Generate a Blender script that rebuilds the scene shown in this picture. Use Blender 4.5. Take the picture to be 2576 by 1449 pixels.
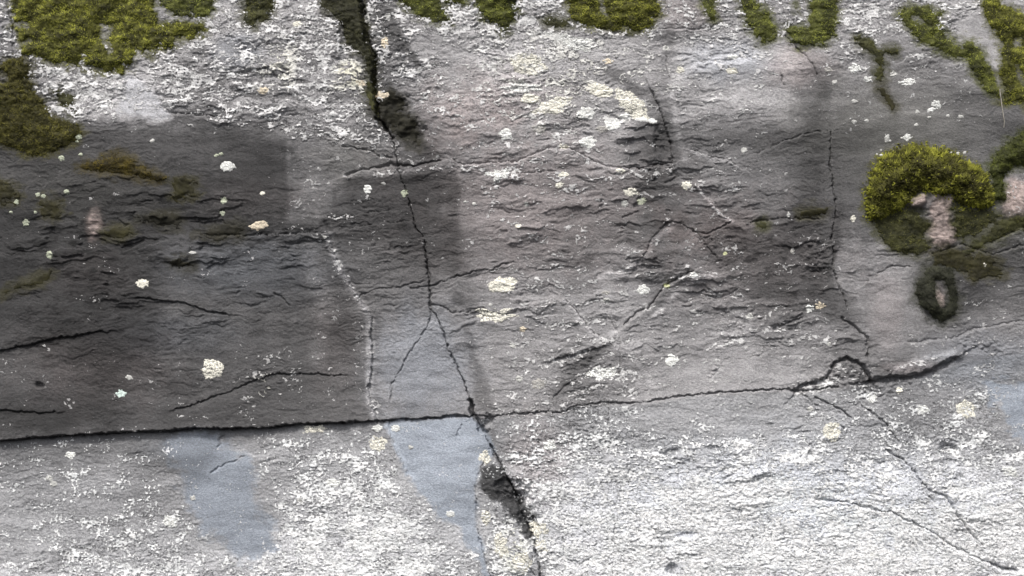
import bpy, math, random
import numpy as np

# ------------------------------------------------------------------ clear
for o in list(bpy.data.objects):
    bpy.data.objects.remove(o, do_unlink=True)
scene = bpy.context.scene
C = scene.collection
random.seed(5)
R = math.radians

# ------------------------------------------------------------------ frame of the rock face
# u = mm to the right, v = mm down the face, h = mm out of the face
W, H = 2576.0, 1449.0
TILT = R(14)
CZ = 1.45
ax_s = np.array([0.0, math.sin(TILT), math.cos(TILT)])      # up the face
ax_n = np.array([0.0, -math.cos(TILT), math.sin(TILT)])     # out of the face

def to_world(u, v, h):
    u = np.asarray(u, float); v = np.asarray(v, float); h = np.asarray(h, float)
    s = (H / 2 - v) / 1000.0
    n = h / 1000.0
    return np.stack([(u - W / 2) / 1000.0, s * ax_s[1] + n * ax_n[1], CZ + s * ax_s[2] + n * ax_n[2]], -1)

# ------------------------------------------------------------------ camera
DIST = 4.0
cam = bpy.data.cameras.new('camera')
cam.sensor_width = 36.0
cam.lens = 36.0 * DIST / (W / 1000.0)
cam.clip_end = 100.0
cam_o = bpy.data.objects.new('camera', cam)
C.objects.link(cam_o)
cam_o.location = (0.0, DIST * ax_n[1], CZ + DIST * ax_n[2])
cam_o.rotation_euler = (R(90) - TILT, 0, 0)
scene.camera = cam_o

# ------------------------------------------------------------------ overcast sky and soft sun
SUN_EL, SUN_AZ = R(64), R(-26)       # azimuth measured from straight in front of the face, minus = left
world = bpy.data.worlds.new('World')
scene.world = world
world.use_nodes = True
nt = world.node_tree
bg = nt.nodes['Background']
sky = nt.nodes.new('ShaderNodeTexSky')
sky.sky_type = 'NISHITA'
sky.sun_disc = False
sky.sun_elevation = SUN_EL
sky.sun_rotation = R(180) - SUN_AZ
sky.dust_density = 6.0
sky.air_density = 1.0
hs = nt.nodes.new('ShaderNodeHueSaturation')
hs.inputs['Saturation'].default_value = 0.42
nt.links.new(sky.outputs[0], hs.inputs['Color'])
nt.links.new(hs.outputs[0], bg.inputs[0])
bg.inputs[1].default_value = 0.08
sun = bpy.data.lights.new('sun', 'SUN')
sun.energy = 1.5
sun.angle = R(10)
sun.color = (1.0, 0.965, 0.92)
sun_o = bpy.data.objects.new('sun', sun)
C.objects.link(sun_o)
sd_ = np.array([math.sin(SUN_AZ) * math.cos(SUN_EL), -math.cos(SUN_AZ) * math.cos(SUN_EL), math.sin(SUN_EL)])
from mathutils import Vector
sun_o.rotation_euler = Vector(sd_).to_track_quat('Z', 'Y').to_euler()
sun_o.location = (-2, -4, 5)
scene.view_settings.view_transform = 'Standard'
scene.view_settings.look = 'None'
scene.view_settings.gamma = 1.0
scene.view_settings.exposure = 1.0
scene.view_settings.use_curve_mapping = False

# ------------------------------------------------------------------ numpy noise
def gnoise(u, v, su, sv, seed):
    """gradient noise, roughly -1..1"""
    rs = np.random.RandomState(seed)
    N = 512
    ang = rs.rand(N, N).astype(np.float32) * 2 * np.pi
    gx, gy = np.cos(ang), np.sin(ang)
    x = (u / su + 1000.37).astype(np.float32); y = (v / sv + 1000.71).astype(np.float32)
    xi = np.floor(x).astype(np.int32); yi = np.floor(y).astype(np.int32)
    xf = x - xi; yf = y - yi
    def dot(ix, iy, dx, dy):
        a, b = ix % N, iy % N
        return gx[b, a] * dx + gy[b, a] * dy
    n00 = dot(xi, yi, xf, yf); n10 = dot(xi + 1, yi, xf - 1, yf)
    n01 = dot(xi, yi + 1, xf, yf - 1); n11 = dot(xi + 1, yi + 1, xf - 1, yf - 1)
    fx = xf * xf * xf * (xf * (xf * 6 - 15) + 10); fy = yf * yf * yf * (yf * (yf * 6 - 15) + 10)
    return ((n00 * (1 - fx) + n10 * fx) * (1 - fy) + (n01 * (1 - fx) + n11 * fx) * fy) * 1.5

def fbm(u, v, su, sv, seed, octs=3, gain=0.55):
    t = np.zeros_like(u, dtype=np.float32); a = 1.0; q = 0.0
    for k in range(octs):
        t += a * gnoise(u, v, su / 2 ** k, sv / 2 ** k, seed + 17 * k)
        q += a * a; a *= gain
    return t / math.sqrt(q)

def rank(n):
    x = (n - n.mean()) / (n.std() + 1e-9)
    return 0.5 * (1 + np.tanh(0.7978 * (x + 0.0447 * x ** 3)))

def sstep(a, b, x):
    t = np.clip((x - a) / (b - a), 0, 1)
    return t * t * (3 - 2 * t)

def seg_dist(u, v, pts, closed=False):
    """distance and side (+1 = below / clockwise side of the nearest piece) to a polyline"""
    P = np.asarray(pts, float)
    if closed: P = np.vstack([P, P[:1]])
    best = np.full(u.shape, 1e9, np.float32); side = np.ones(u.shape, np.float32)
    for (ax, ay), (bx, by) in zip(P[:-1], P[1:]):
        dx, dy = bx - ax, by - ay
        L = dx * dx + dy * dy + 1e-9
        t = np.clip(((u - ax) * dx + (v - ay) * dy) / L, 0, 1)
        d = np.hypot(u - ax - t * dx, v - ay - t * dy)
        m = d < best
        best = np.where(m, d, best)
        s = np.sign(dx * (v - ay) - dy * (u - ax))
        side = np.where(m, s, side)
    return best, side

def inside(u, v, pts):
    P = np.asarray(pts, float); c = np.zeros(u.shape, bool)
    for (ax, ay), (bx, by) in zip(P, np.roll(P, -1, 0)):
        if ay == by: continue
        k = ((ay > v) != (by > v)) & (u < (bx - ax) * (v - ay) / (by - ay) + ax)
        c ^= k
    return c

def poly_sd(u, v, pts):
    d, _ = seg_dist(u, v, pts, True)
    return np.where(inside(u, v, pts), d, -d)

# ------------------------------------------------------------------ the grid
STEP = 2.0
U0, U1, V0, V1 = -260.0, W + 260.0, -170.0, H + 170.0
us = np.arange(U0, U1 + .1, STEP); vs = np.arange(V0, V1 + .1, STEP)
NU, NV = len(us), len(vs)
U, V = np.meshgrid(us.astype(np.float32), vs.astype(np.float32))
wu = fbm(U, V, 60, 60, 1, 4); wv = fbm(U, V, 60, 60, 2, 4)      # warps
wu2 = fbm(U, V, 14, 14, 3, 2); wv2 = fbm(U, V, 14, 14, 4, 2)

def window(pts, pad):
    P = np.asarray(pts, float)
    a = max(0, int((P[:, 0].min() - pad - U0) / STEP)); b = min(NU, int((P[:, 0].max() + pad - U0) / STEP) + 2)
    c = max(0, int((P[:, 1].min() - pad - V0) / STEP)); d = min(NV, int((P[:, 1].max() + pad - V0) / STEP) + 2)
    return (slice(c, d), slice(a, b))

def coarse(rows, warp=22.0):
    A = np.array(rows, np.float32)
    x = np.clip((U + wu * warp) / 100 - 0.5, 0, A.shape[1] - 1.001); y = np.clip((V + wv * warp) / 100 - 0.5, 0, A.shape[0] - 1.001)
    xi = x.astype(int); yi = y.astype(int); fx = x - xi; fy = y - yi
    fx = fx * fx * (3 - 2 * fx); fy = fy * fy * (3 - 2 * fy)
    return (A[yi, xi] * (1 - fx) + A[yi, xi + 1] * fx) * (1 - fy) + (A[yi + 1, xi] * (1 - fx) + A[yi + 1, xi + 1] * fx) * fy

# natural tone of the stone every 10 cm (wet, algae-stained stone is dark, dry lichen-filmed stone pale), in 16ths
TONE = [
 [9,8,8,8,8,9,9,9,8,7, 9,10,10,10,10,9,10,9,9,9, 9,11,10,10,10,10],
 [8,9,9,10,9,9,9,9,9,7, 8,9,10,10,9,9,9,10,10,9, 9,9,8,8,10,8],
 [6,10,11,12,9,9,9,9,9,7, 7.5,9,9,9,8,9,8,9,9,9, 8,8,8,8,7,7],
 [5,5,5,5.5,5.5,5.5,6,8,8,8, 6,7,8,8,8,8,6,7,7,7, 6,6,7,7,7,6],
 [5,5,5,5,5,5,5,7,7,7, 5,6,7,7,7,7,6,8,8,8, 6,6.5,7,7,7,8],
 [5,5,5,5,4.5,5,5,7,6,5, 5,6,7,7,7,7,7,8,8,8, 6,7,8,8,7,8],
 [5,5,5,5,6,6,6,6,6,6.5, 6,6,7,7,7,8,7,8,7,6, 5.5,7,8,7,6,6],
 [5,5,5,5,6,6,6,6,6,7, 7,7,8,8,8,9,9,8,8,7, 6.5,7.5,8.5,7,6,7],
 [6,5,5,5,6,6,6,6,5.5,7.5, 8.5,8.5,9,9,9,9,9,9,10,9, 9,7.5,8,8,8.5,8.5],
 [6,6,5,6,6,6,6,6,6.5,8, 9,9,9,9,8,9,10,10,10,10, 10,8,7.5,8.5,9,9],
 [5,5,5,6,6,6,6,6.5,7,7.5, 7.5,8.5,9,9,9,10,10,10,10,10, 10,10,9,9,10,9],
 [8,8.5,8.5,8.5,8.5,9,9,9.5,10,10, 10,10,9,10,11,11,11,11,12,12, 12,11,11,11,11,10],
 [9.5,9.5,9.5,9,9,9,9,10.5,11,11, 11,10,9,11,12,12.5,13,13.4,13.4,13.4, 13.2,13,13,12.6,12.6,12.6],
 [10,10,10,10,10,10,10,12,13,13, 13,11,10,11,12.5,13,13.6,13.8,13.8,13.8, 13.6,13.4,13.4,13.4,13.4,13.4],
 [11,11,11,11,11,11,12,12,12,12, 12,11,10,11,12,13,13,13,13,13, 13,13,13,13,13,13]]
# how much of the stone the pale crust lichen covers, in tenths
CRUST = [
 [5,3,3,3,5,5,6,6,6,6, 7,8,7,8,5,5,5,5,6,5, 5,7,5,6,4,3],
 [6,7,7,5,7,6,7,8,8,5, 6,4,5,6,6,3,3,3,3,2, 2,3,2,3,2,1],
 [4,8,8,3,7,7,6,6,7,3, 3,4,5,5,5,4,3,3,2,2, 1,1,1,1,1,0],
 [0,3,1,0,1,1,2,5,6,5, 2,2,2,3,3,2,1,1,1,.5, 0,0,0,0,0,0],
 [0,0,0,0,0,0,0,1,0,0, .5,2,3,3,3,2,2,2,2,1, 0,0,0,0,0,3],
 [.5,0,1.5,0,0,0,0,2,2,1, .5,1,2,2,2,2,1,1,1,1, 0,0,0,0,1,2],
 [0,0,1,0,.5,.5,.5,0,1,.5, 0,.5,1,2,2,2,2,2,2.5,2, 1,1,0,1,1,1],
 [0,0,.5,0,0,0,0,0,1,0, 0,0,2,3,3,2,2,2,2,2, 1,0,0,1,1,1],
 [0,0,0,0,0,0,0,0,1.5,.5, 0,0,2,3,3,2,2,2,4,3, 3,.5,0,1,2,2],
 [1,1,0,1,.5,.5,3,2,1.5,.5, 0,0,2,3,4,4,3,2,3,2, 2,3,1,2,3,2],
 [0,0,0,0,.5,.5,1,.5,1,.5, 0,0,3,5,5,4,1.5,1.5,1,1, 4,4,4,4,6,2],
 [2,3,3,2,1,.5,2,5,6,6, 0,1,5,6,6,7,6,6,7,7, 6,6,6,6,6,5],
 [2.5,3,3,4,3,.5,1,7,7,7, 4,0,4,7,7,7,6,6,6,6, 6,6,6,6,6,6],
 [3,4,4,5,5,1,1,7,9,9, 8,2,5,7,7,7,7,7,7,7, 6,6,6,6,6,6],
 [5,6,6,6,6,6,6,8,9,9, 8,6,6,7,8,8,7,7,7,7, 6,6,6,6,6,6]]
TONE = np.array(TONE, np.float32)
TONE[1:3, 10:20] += .7; TONE[0:3, 1:9] += 1.0; TONE[3:9, 11:19] += .45; TONE[0, 10:20] += .4; TONE[4:8, 11:16] += .9; TONE[1:4, 10:16] += .8; TONE[2:6, 21:26] -= .4; TONE[6:8, 21:24] -= .6; TONE[5:9, 0:4] -= .7; TONE[11:14, 0:5] -= .6; TONE[5:10, 14:21] -= .8; TONE[3:6, 16:21] -= .6; TONE[6:9, 11:14] -= .4; TONE[6:8, 24:26] -= .5
tone = coarse(TONE) / 16.0
tone = np.where(tone < .58, .58 - (.58 - tone) * 1.2, tone)
crust = (coarse(CRUST, 30) / 10.0) ** 1.15

vstreak = fbm(U, V, 22, 260, 44, 3)
grainy = fbm(U, V, 30, 14, 45, 3)
def soft_poly(pts, soft, rough=10.0):
    m = np.zeros_like(U); w = window(pts, soft + rough * 2 + 4)
    big = 1.0 if soft >= 12 else 0.0
    q = poly_sd(U[w] + wu[w] * rough * (1 + big) + wu2[w] * 3 + big * 14 * vstreak[w], V[w] + wv[w] * rough * (1 + big) + wv2[w] * 3, pts) + (0 if big else 5 * wu2[w])
    if big: q = q + 16 * grainy[w]
    m[w] = sstep(-soft, soft, q)
    return m

def blob(x, y, rx, ry, rot=0.0, rough=0.35, soft=0.6):
    m = np.zeros_like(U); r = max(rx, ry) * 1.9
    w = window([(x - r, y - r), (x + r, y + r)], 0)
    a = R(rot); du, dv = U[w] - x, V[w] - y
    e = np.hypot((du * math.cos(a) + dv * math.sin(a)) / rx, (-du * math.sin(a) + dv * math.cos(a)) / ry)
    e = e + rough * wu[w] * 0.6 + 0.25 * rough * wu2[w]
    m[w] = 1 - sstep(1 - soft, 1 + soft * 0.5, e)
    return m

# --- lines followed by several layers
MAIN = [(-320,1128),(0,1108),(140,1097),(230,1092),(340,1087),(400,1085),(480,1080),(540,1078),(600,1080),(680,1075),(760,1067),(860,1063),(940,1058),(1010,1056),(1100,1050),(1190,1046),(1230,1048),(1275,1042),(1340,1037),(1420,1036),(1445,1020),(1520,1012),(1600,1012),(1660,1006),(1730,993),(1810,988),(1905,981),(1985,979),(2010,985),(2060,978),(2110,974),(2193,957),(2238,953),(2304,946),(2342,932)]
MAIN_EXT = MAIN + [(2440,905),(2576,880),(2900,850)]
FISS = [(890,-200),(905,-20),(911,21),(925,104),(945,150),(940,205),(945,250),(955,300),(985,345),(995,385),(1005,430),(1018,470),(1030,510),(1045,570),(1066,592),(1070,640),(1076,690),(1081,720),(1085,780),(1100,800),(1112,830),(1122,860),(1140,905),(1165,960),(1185,1010),(1191,1046),(1215,1085),(1232,1120),(1222,1160),(1200,1195),(1197,1260),(1200,1310),(1205,1350),(1215,1390),(1230,1430),(1255,1640)]
mx, my = zip(*MAIN_EXT); fy_, fx_ = [p[1] for p in FISS], [p[0] for p in FISS]
main_v = np.interp(us, mx, my).astype(np.float32)
below_main = V - main_v[None, :]          # >0 below the long crack

# keep the dark/pale change sharp at the long crack, left part
lift = sstep(0, 14, below_main)
sel = (U < 980) * sstep(990, 900, U)
tone = tone + sel * (lift * (0.09 * np.exp(-np.maximum(below_main, 0) / 60)) - (1 - lift) * 0.08 * np.exp(-np.maximum(-below_main, 0) / 90))

big_lo = fbm(U, V, 210, 120, 48, 3)
crust = np.clip(crust * (1 + .22 * big_lo * sstep(0, 20, below_main)), 0, 1)
tone = tone + (.04 + .065 * fbm(U + wu * 30, V + wv * 30, 250, 130, 49, 4, .65)) * sstep(0, 20, below_main) * sstep(1100, 1220, V)
tone = tone + .05 * sstep(1250, 1500, U + .3 * V - 300) * sstep(1080, 1220, V)
# --- regions with an edge of their own: (polygon, edge softness, tone or None, crust cover or None, strength)
BLUE1 = [(420,1098),(470,1092),(545,1092),(560,1110),(590,1140),(636,1160),(642,1230),(655,1285),(682,1330),(690,1372),(662,1402),(608,1408),(560,1372),(512,1335),(497,1285),(472,1262),(452,1205),(436,1150)]
BLUE2 = [(962,1064),(1050,1056),(1190,1050),(1230,1098),(1242,1132),(1205,1180),(1195,1260),(1202,1330),(1218,1390),(1236,1460),(1225,1460),(1195,1390),(1160,1355),(1152,1322),(1098,1304),(1085,1268),(1052,1232),(1020,1180),(1000,1145),(985,1105)]
PALE_TRI = [(308,182),(326,188),(388,235),(412,265),(430,300),(350,302),(300,285),(312,240)]
BLUE3 = [(2470,970),(2600,950),(2700,1120),(2576,1110),(2535,1080),(2510,1030)]
BARE_TR = [(2405,55),(2440,40),(2470,45),(2490,70),(2515,100),(2518,150),(2515,210),(2500,185),(2475,140),(2455,110),(2420,95)]
UL_EDGE = [(100,322),(205,322),(262,302),(430,302),(470,318),(560,312),(640,322),(740,348),(860,368),(1000,392),(1000,420),(740,420),(640,430),(100,430)]
REG = [
 (UL_EDGE, 5, None, 0.0, .85),
  ([(560,345),(735,350),(740,430),(725,520),(690,560),(560,560)], 26, .225, 0, .75),
 ([(745,360),(850,380),(850,430),(820,520),(760,540),(735,480)], 28, .42, .08, .55),
 ([(870,440),(1000,440),(1125,440),(1130,520),(1140,640),(1000,650),(990,560),(850,570),(840,500)], 14, .26, .02, .7),
 ([(2000,170),(2090,200),(2095,350),(2105,560),(2010,560),(2000,430),(1985,300)], 18, .35, .01, .6),
 ([(1610,430),(1700,440),(1690,480),(1640,520),(1600,480)], 14, .36, .05, .6),
 ([(1745,570),(1850,560),(2080,560),(2085,740),(1960,745),(1850,690),(1780,640)], 18, .37, .12, .65),
 ([(200,480),(560,460),(620,540),(830,560),(820,590),(620,592),(300,600),(150,600)], 20, .22, .02, .6),
 ([(1740,575),(1800,566),(1870,590),(1960,560),(2060,570),(2098,640),(2080,720),(2110,790),(2040,760),(1940,760),(1880,700),(1800,660)], 14, .33, .14, .6),
 ([(1668,60),(1700,80),(1690,200),(1700,300),(1680,300),(1664,200)], 14, .44, .06, .55),
 ([(1500,150),(1560,170),(1640,240),(1680,270),(1640,262),(1570,226),(1520,190)], 14, .40, .08, .7),
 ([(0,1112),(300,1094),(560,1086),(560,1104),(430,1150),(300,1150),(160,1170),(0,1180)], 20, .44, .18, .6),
 ([(1165,820),(1190,850),(1215,930),(1245,1030),(1205,1040),(1180,960)], 10, .40, .02, .8),
 ([(1130,430),(1150,440),(1165,640),(1150,700),(1120,690),(1115,500)], 10, .29, .02, .6),
 ([(850,700),(885,740),(895,850),(905,980),(860,990),(835,850)], 14, .34, .06, .7),
 ([(1500,880),(1540,870),(1480,920),(1420,980),(1400,1010),(1390,980),(1440,920)], 10, .36, .1, .7),  # shaded streak put into the tone
 ([(1530,600),(1700,540),(1760,560),(1700,590),(1600,610),(1500,640)], 14, .36, .1, .6),
 ([(1640,300),(1690,290),(1720,380),(1690,412),(1645,400)], 10, .33, .02, .7),
 ([(960,14),(985,28),(1012,85),(1036,108),(1062,180),(1046,172),(1022,135),(985,120),(972,60)], 5, .30, .14, .9),
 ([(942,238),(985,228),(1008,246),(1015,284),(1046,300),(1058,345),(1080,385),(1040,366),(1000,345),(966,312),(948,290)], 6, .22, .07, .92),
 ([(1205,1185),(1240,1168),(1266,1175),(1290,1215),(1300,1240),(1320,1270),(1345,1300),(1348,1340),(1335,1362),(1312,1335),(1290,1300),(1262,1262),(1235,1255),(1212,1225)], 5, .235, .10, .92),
 (BLUE1, 6, .585, .05, .92), (BLUE2, 4, .645, .03, .95), ([(400,1140),(440,1100),(520,1100),(560,1150),(520,1210),(450,1230)], 20, .47, .12, .6), (PALE_TRI, 16, .78, .28, .85), (BLUE3, 11, .64, .14, .85), (BARE_TR, 5, .66, .05, .9),
 ([(1015,90),(1080,85),(1180,95),(1195,140),(1150,150),(1060,145)], 12, .60, .1, .8),
 ([(1130,165),(1190,170),(1220,200),(1190,225),(1140,200)], 14, .55, .1, .8),
 ([(2110,690),(2270,660),(2300,720),(2330,800),(2290,850),(2190,870),(2150,790)], 14, .53, .02, .8),
 ([(2190,610),(2250,600),(2260,640),(2240,680),(2120,690),(2105,640),(2140,590)], 12, .52, .02, .8),
 ([(985,790),(1085,790),(1180,900),(1195,1000),(1180,1040),(960,1050),(940,960),(940,850)], 22, .555, .0, .8),
 ([(1600,940),(1800,900),(2000,900),(2050,930),(1990,975),(1700,988)], 18, .64, .06, .8),
 ([(1290,1050),(1420,1045),(1400,1080),(1340,1120),(1300,1100)], 14, .58, .2, .7),
]
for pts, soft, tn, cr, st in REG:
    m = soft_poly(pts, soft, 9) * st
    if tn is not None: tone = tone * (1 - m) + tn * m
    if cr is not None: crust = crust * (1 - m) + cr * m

# lichen along ribs, plus lit ledge rims painted in as crust: (line, half width, cover)
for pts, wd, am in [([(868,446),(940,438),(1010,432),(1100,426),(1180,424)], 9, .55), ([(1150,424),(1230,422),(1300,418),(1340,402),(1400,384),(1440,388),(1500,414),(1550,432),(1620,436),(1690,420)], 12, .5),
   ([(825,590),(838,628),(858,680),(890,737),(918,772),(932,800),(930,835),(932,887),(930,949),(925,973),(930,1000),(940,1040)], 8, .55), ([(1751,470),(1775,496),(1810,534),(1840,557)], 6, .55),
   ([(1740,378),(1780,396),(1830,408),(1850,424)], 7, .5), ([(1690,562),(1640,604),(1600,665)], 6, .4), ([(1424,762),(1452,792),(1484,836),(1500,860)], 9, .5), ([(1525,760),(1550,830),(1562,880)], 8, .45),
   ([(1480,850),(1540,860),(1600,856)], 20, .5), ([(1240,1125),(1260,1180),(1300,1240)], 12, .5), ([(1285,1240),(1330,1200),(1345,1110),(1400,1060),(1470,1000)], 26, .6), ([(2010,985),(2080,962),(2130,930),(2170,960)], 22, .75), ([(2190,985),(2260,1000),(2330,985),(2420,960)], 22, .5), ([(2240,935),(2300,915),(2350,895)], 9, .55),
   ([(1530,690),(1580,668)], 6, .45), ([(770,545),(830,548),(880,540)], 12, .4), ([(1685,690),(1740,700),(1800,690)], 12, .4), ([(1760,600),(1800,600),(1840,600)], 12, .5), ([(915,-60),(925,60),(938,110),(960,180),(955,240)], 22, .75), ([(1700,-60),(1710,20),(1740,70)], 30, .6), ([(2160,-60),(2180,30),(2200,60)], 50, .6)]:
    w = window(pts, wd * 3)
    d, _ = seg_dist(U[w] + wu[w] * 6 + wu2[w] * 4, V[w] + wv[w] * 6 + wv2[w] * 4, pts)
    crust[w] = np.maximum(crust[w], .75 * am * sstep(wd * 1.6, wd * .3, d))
# --- algae and seepage stains, and shade painted in at ledges, cracks and pits (x, y, rx, ry, turn, darkening)
STAIN_SHADE = [(400,553,60,20,0,.40),(560,580,70,18,-8,.45),(720,572,120,14,-4,.35),(480,545,60,16,20,.3),(1663,355,26,62,4,.36),(1655,452,42,34,0,.28),
 (2060,215,42,60,10,.2),(2045,380,46,150,4,.25),(1900,350,150,28,-4,.18),(1080,500,70,80,0,.2),(1135,600,26,90,0,.22),(940,470,80,40,0,.2),
 (880,600,60,18,0,.25),(1000,575,110,26,-4,.25),(660,430,75,60,0,.15),(680,760,140,60,0,.10),(868,830,30,90,-8,.22),
 (1890,625,90,30,25,.26),(1990,610,90,50,0,.25),(1970,730,110,22,0,.3),(2070,720,45,60,0,.25),(2030,560,80,22,0,.28),(2450,690,110,36,0,.3),(2330,690,60,26,-20,.3),
 (1470,905,60,16,-28,.4),(1700,560,120,18,-8,.25),(1660,750,26,30,30,.3),(2140,920,80,20,40,.3),(2110,790,40,26,20,.3),
 (960,60,18,60,-15,.25),(1060,375,46,20,10,.3),
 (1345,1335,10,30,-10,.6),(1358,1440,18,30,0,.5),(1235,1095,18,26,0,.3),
 (2384,1140,24,26,20,.3),(1688,1140,26,10,-20,.3),(1730,1345,30,10,0,.2),(1795,1130,20,10,0,.25),(1690,1432,12,12,0,.4),
 (85,1075,120,24,-4,.2),(60,1035,90,10,2,.4),(60,868,110,14,-10,.4),(330,900,90,60,0,.1),(110,620,24,16,0,.4),(145,665,18,16,0,.45),(240,700,20,12,0,.35),(360,778,16,10,0,.4),(475,790,20,14,0,.25),(640,840,30,12,-20,.35),
 (210,1135,60,14,0,.25),(420,1160,130,30,10,.15),(360,1250,60,40,0,.12),(775,150,30,26,0,.35),(520,270,36,12,0,.4),(620,210,18,8,0,.5),(580,120,40,14,10,.3),(860,240,36,12,-10,.4),(690,240,60,16,0,.3),(500,135,26,10,0,.4),
 (770,280,60,20,0,.2),(1560,185,50,30,10,.22),(1600,225,60,14,35,.3),(1540,245,30,10,30,.25),(1650,90,60,20,0,.25),(1185,770,40,18,25,.4),(1150,750,22,16,40,.4),
 (1545,255,20,14,0,.2),(1400,390,200,20,0,.12),(2480,870,40,12,20,.3),(2150,315,40,60,0,.1),(2440,260,120,60,0,.1)]
stain = np.ones_like(U)  # algae stains and painted ledge shade multiplied together
for x, y, rx, ry, rot, st in STAIN_SHADE:
    stain *= 1 - st * blob(x, y, rx, ry, rot, .5, .7)
alg = rank(fbm(U + wu * 8, V + .04 * U, 46, 15, 46, 4, .6))
algm = np.clip(blob(430, 570, 400, 110, 4, .5, .8) + .7 * blob(150, 640, 190, 160, 0, .5, .8) + .8 * blob(1960, 660, 190, 120, 0, .5, .8) + .8 * blob(2450, 660, 160, 70, 0, .5, .8) + .8 * blob(620, 190, 300, 120, 0, .5, .9) + .6 * blob(1000, 560, 170, 90, 0, .5, .9) + .5 * blob(300, 850, 330, 160, 0, .5, .9) + .5 * blob(1500, 620, 250, 90, 0, .5, .9) + .6 * blob(2130, 930, 120, 50, 0, .5, .8) + .4 * blob(1700, 330, 200, 80, 0, .5, .8), 0, 1)
stain = stain * (1 - .7 * sstep(.72, .88, alg) * algm)
for pts, wd, dt in [([(868,444),(940,437),(1010,431),(1110,424)], 9, .16), ([(1150,424),(1240,420),(1300,416),(1345,398),(1400,380),(1440,384),(1500,410),(1550,428),(1690,420)], 16, .08),  # tone raised along ribs and ledges; the ledges' lit rims are painted in
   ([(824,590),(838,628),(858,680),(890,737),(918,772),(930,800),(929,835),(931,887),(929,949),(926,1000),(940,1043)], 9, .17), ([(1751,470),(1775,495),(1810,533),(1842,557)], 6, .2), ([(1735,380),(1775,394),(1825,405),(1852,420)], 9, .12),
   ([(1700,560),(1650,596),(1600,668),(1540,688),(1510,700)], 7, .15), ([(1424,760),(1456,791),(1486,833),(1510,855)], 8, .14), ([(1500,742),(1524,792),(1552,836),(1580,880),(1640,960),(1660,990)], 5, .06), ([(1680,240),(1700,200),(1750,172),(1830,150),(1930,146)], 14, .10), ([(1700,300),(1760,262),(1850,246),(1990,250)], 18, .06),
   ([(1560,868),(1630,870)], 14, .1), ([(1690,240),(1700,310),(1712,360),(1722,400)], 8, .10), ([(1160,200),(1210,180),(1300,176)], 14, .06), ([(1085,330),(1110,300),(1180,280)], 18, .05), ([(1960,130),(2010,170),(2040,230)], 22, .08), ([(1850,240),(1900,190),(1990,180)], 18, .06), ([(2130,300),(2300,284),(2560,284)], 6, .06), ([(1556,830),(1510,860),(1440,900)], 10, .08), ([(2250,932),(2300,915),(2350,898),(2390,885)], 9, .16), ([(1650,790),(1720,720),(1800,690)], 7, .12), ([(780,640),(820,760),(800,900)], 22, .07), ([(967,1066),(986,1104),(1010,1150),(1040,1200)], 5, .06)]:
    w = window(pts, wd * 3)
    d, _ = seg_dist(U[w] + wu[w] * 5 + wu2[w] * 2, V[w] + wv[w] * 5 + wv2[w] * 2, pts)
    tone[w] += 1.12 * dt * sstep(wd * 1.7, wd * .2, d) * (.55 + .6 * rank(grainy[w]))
crust = crust * np.clip(1 - 1.3 * (1 - stain), 0, 1)
# thin vertical seepage streaks
streak = fbm(U + wu * 6, V * 1.0, 34, 420, 40, 3)
tone = tone + 0.018 * streak * sstep(1150, 900, V) + 0.022 * fbm(U, V, 120, 70, 41, 4) + 0.012 * fbm(U, V, 26, 12, 42, 3)

# ------------------------------------------------------------------ relief
h = 12 * fbm(U, V, 700, 420, 50, 2) + 5 * fbm(U, V, 190, 90, 52, 3)
h += np.where(below_main > 0, -1, 1) * 5 * np.exp(-np.abs(below_main) / 160) * sstep(1300, 700, U)
cu, cv = U + wu2 * 3.4 + wu * 3, V + wv2 * 3.4 + wv * 3
wid = 0.75 + 0.5 * rank(fbm(U, V, 70, 70, 55, 2))
rough_edge = fbm(U, V, 16, 12, 57, 3)
def crack(pts, width, depth, lip_pos=0.0, lip_neg=0.0, reach=30.0, gap=0.0):
    """groove along a polyline; lip_pos lifts the side below / to the left of travel, lip_neg the other side"""
    global h
    w = window(pts, max(reach * 2.5, width * 3) + 10)
    d, s = seg_dist(cu[w], cv[w], pts)
    ww = width * wid[w]
    if gap: ww = ww * (.3 + .7 * sstep(gap - .15, gap + .2, rank(fbm(U[w], V[w], 60, 60, int(pts[0][0]) % 97 + 60, 4, .7))))
    ww = ww * np.clip(1 + .55 * rough_edge[w], .2, 2)
    g = np.clip(1 - d / np.maximum(ww, .05), 0, 1)
    dh = -depth * np.sqrt(g) * (ww > 0.4)
    if lip_pos or lip_neg:
        e = np.exp(-d / reach) * sstep(reach * 2.5, reach * 1.6, d)
        dh = dh + np.where(s > 0, lip_pos, lip_neg) * e
    h[w] += dh

# the long crack: the upper block overhangs the lower one at the left
crack(MAIN[:8], 4.2, 14, -5, 11, 45)
crack(MAIN[7:12], 3.4, 14, -4, 9, 40)
crack(MAIN[11:16], 3.2, 16, -1, 4, 30)
crack(MAIN[15:26], 2.8, 12, 0, 2.5, 30, .22)
crack(MAIN[25:31], 2.8, 14, 1, 1, 20)
crack([(2000,985),(2010,972),(2035,965),(2060,962),(2085,945),(2099,913),(2131,900),(2150,908),(2169,918),(2180,940),(2193,956)], 6, 13, -5, 4, 26, .12)
crack([(2193,957),(2238,953),(2270,950),(2304,946),(2326,936),(2342,932),(2400,900)], 9, 16, -8, 8, 34, .12)
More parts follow.
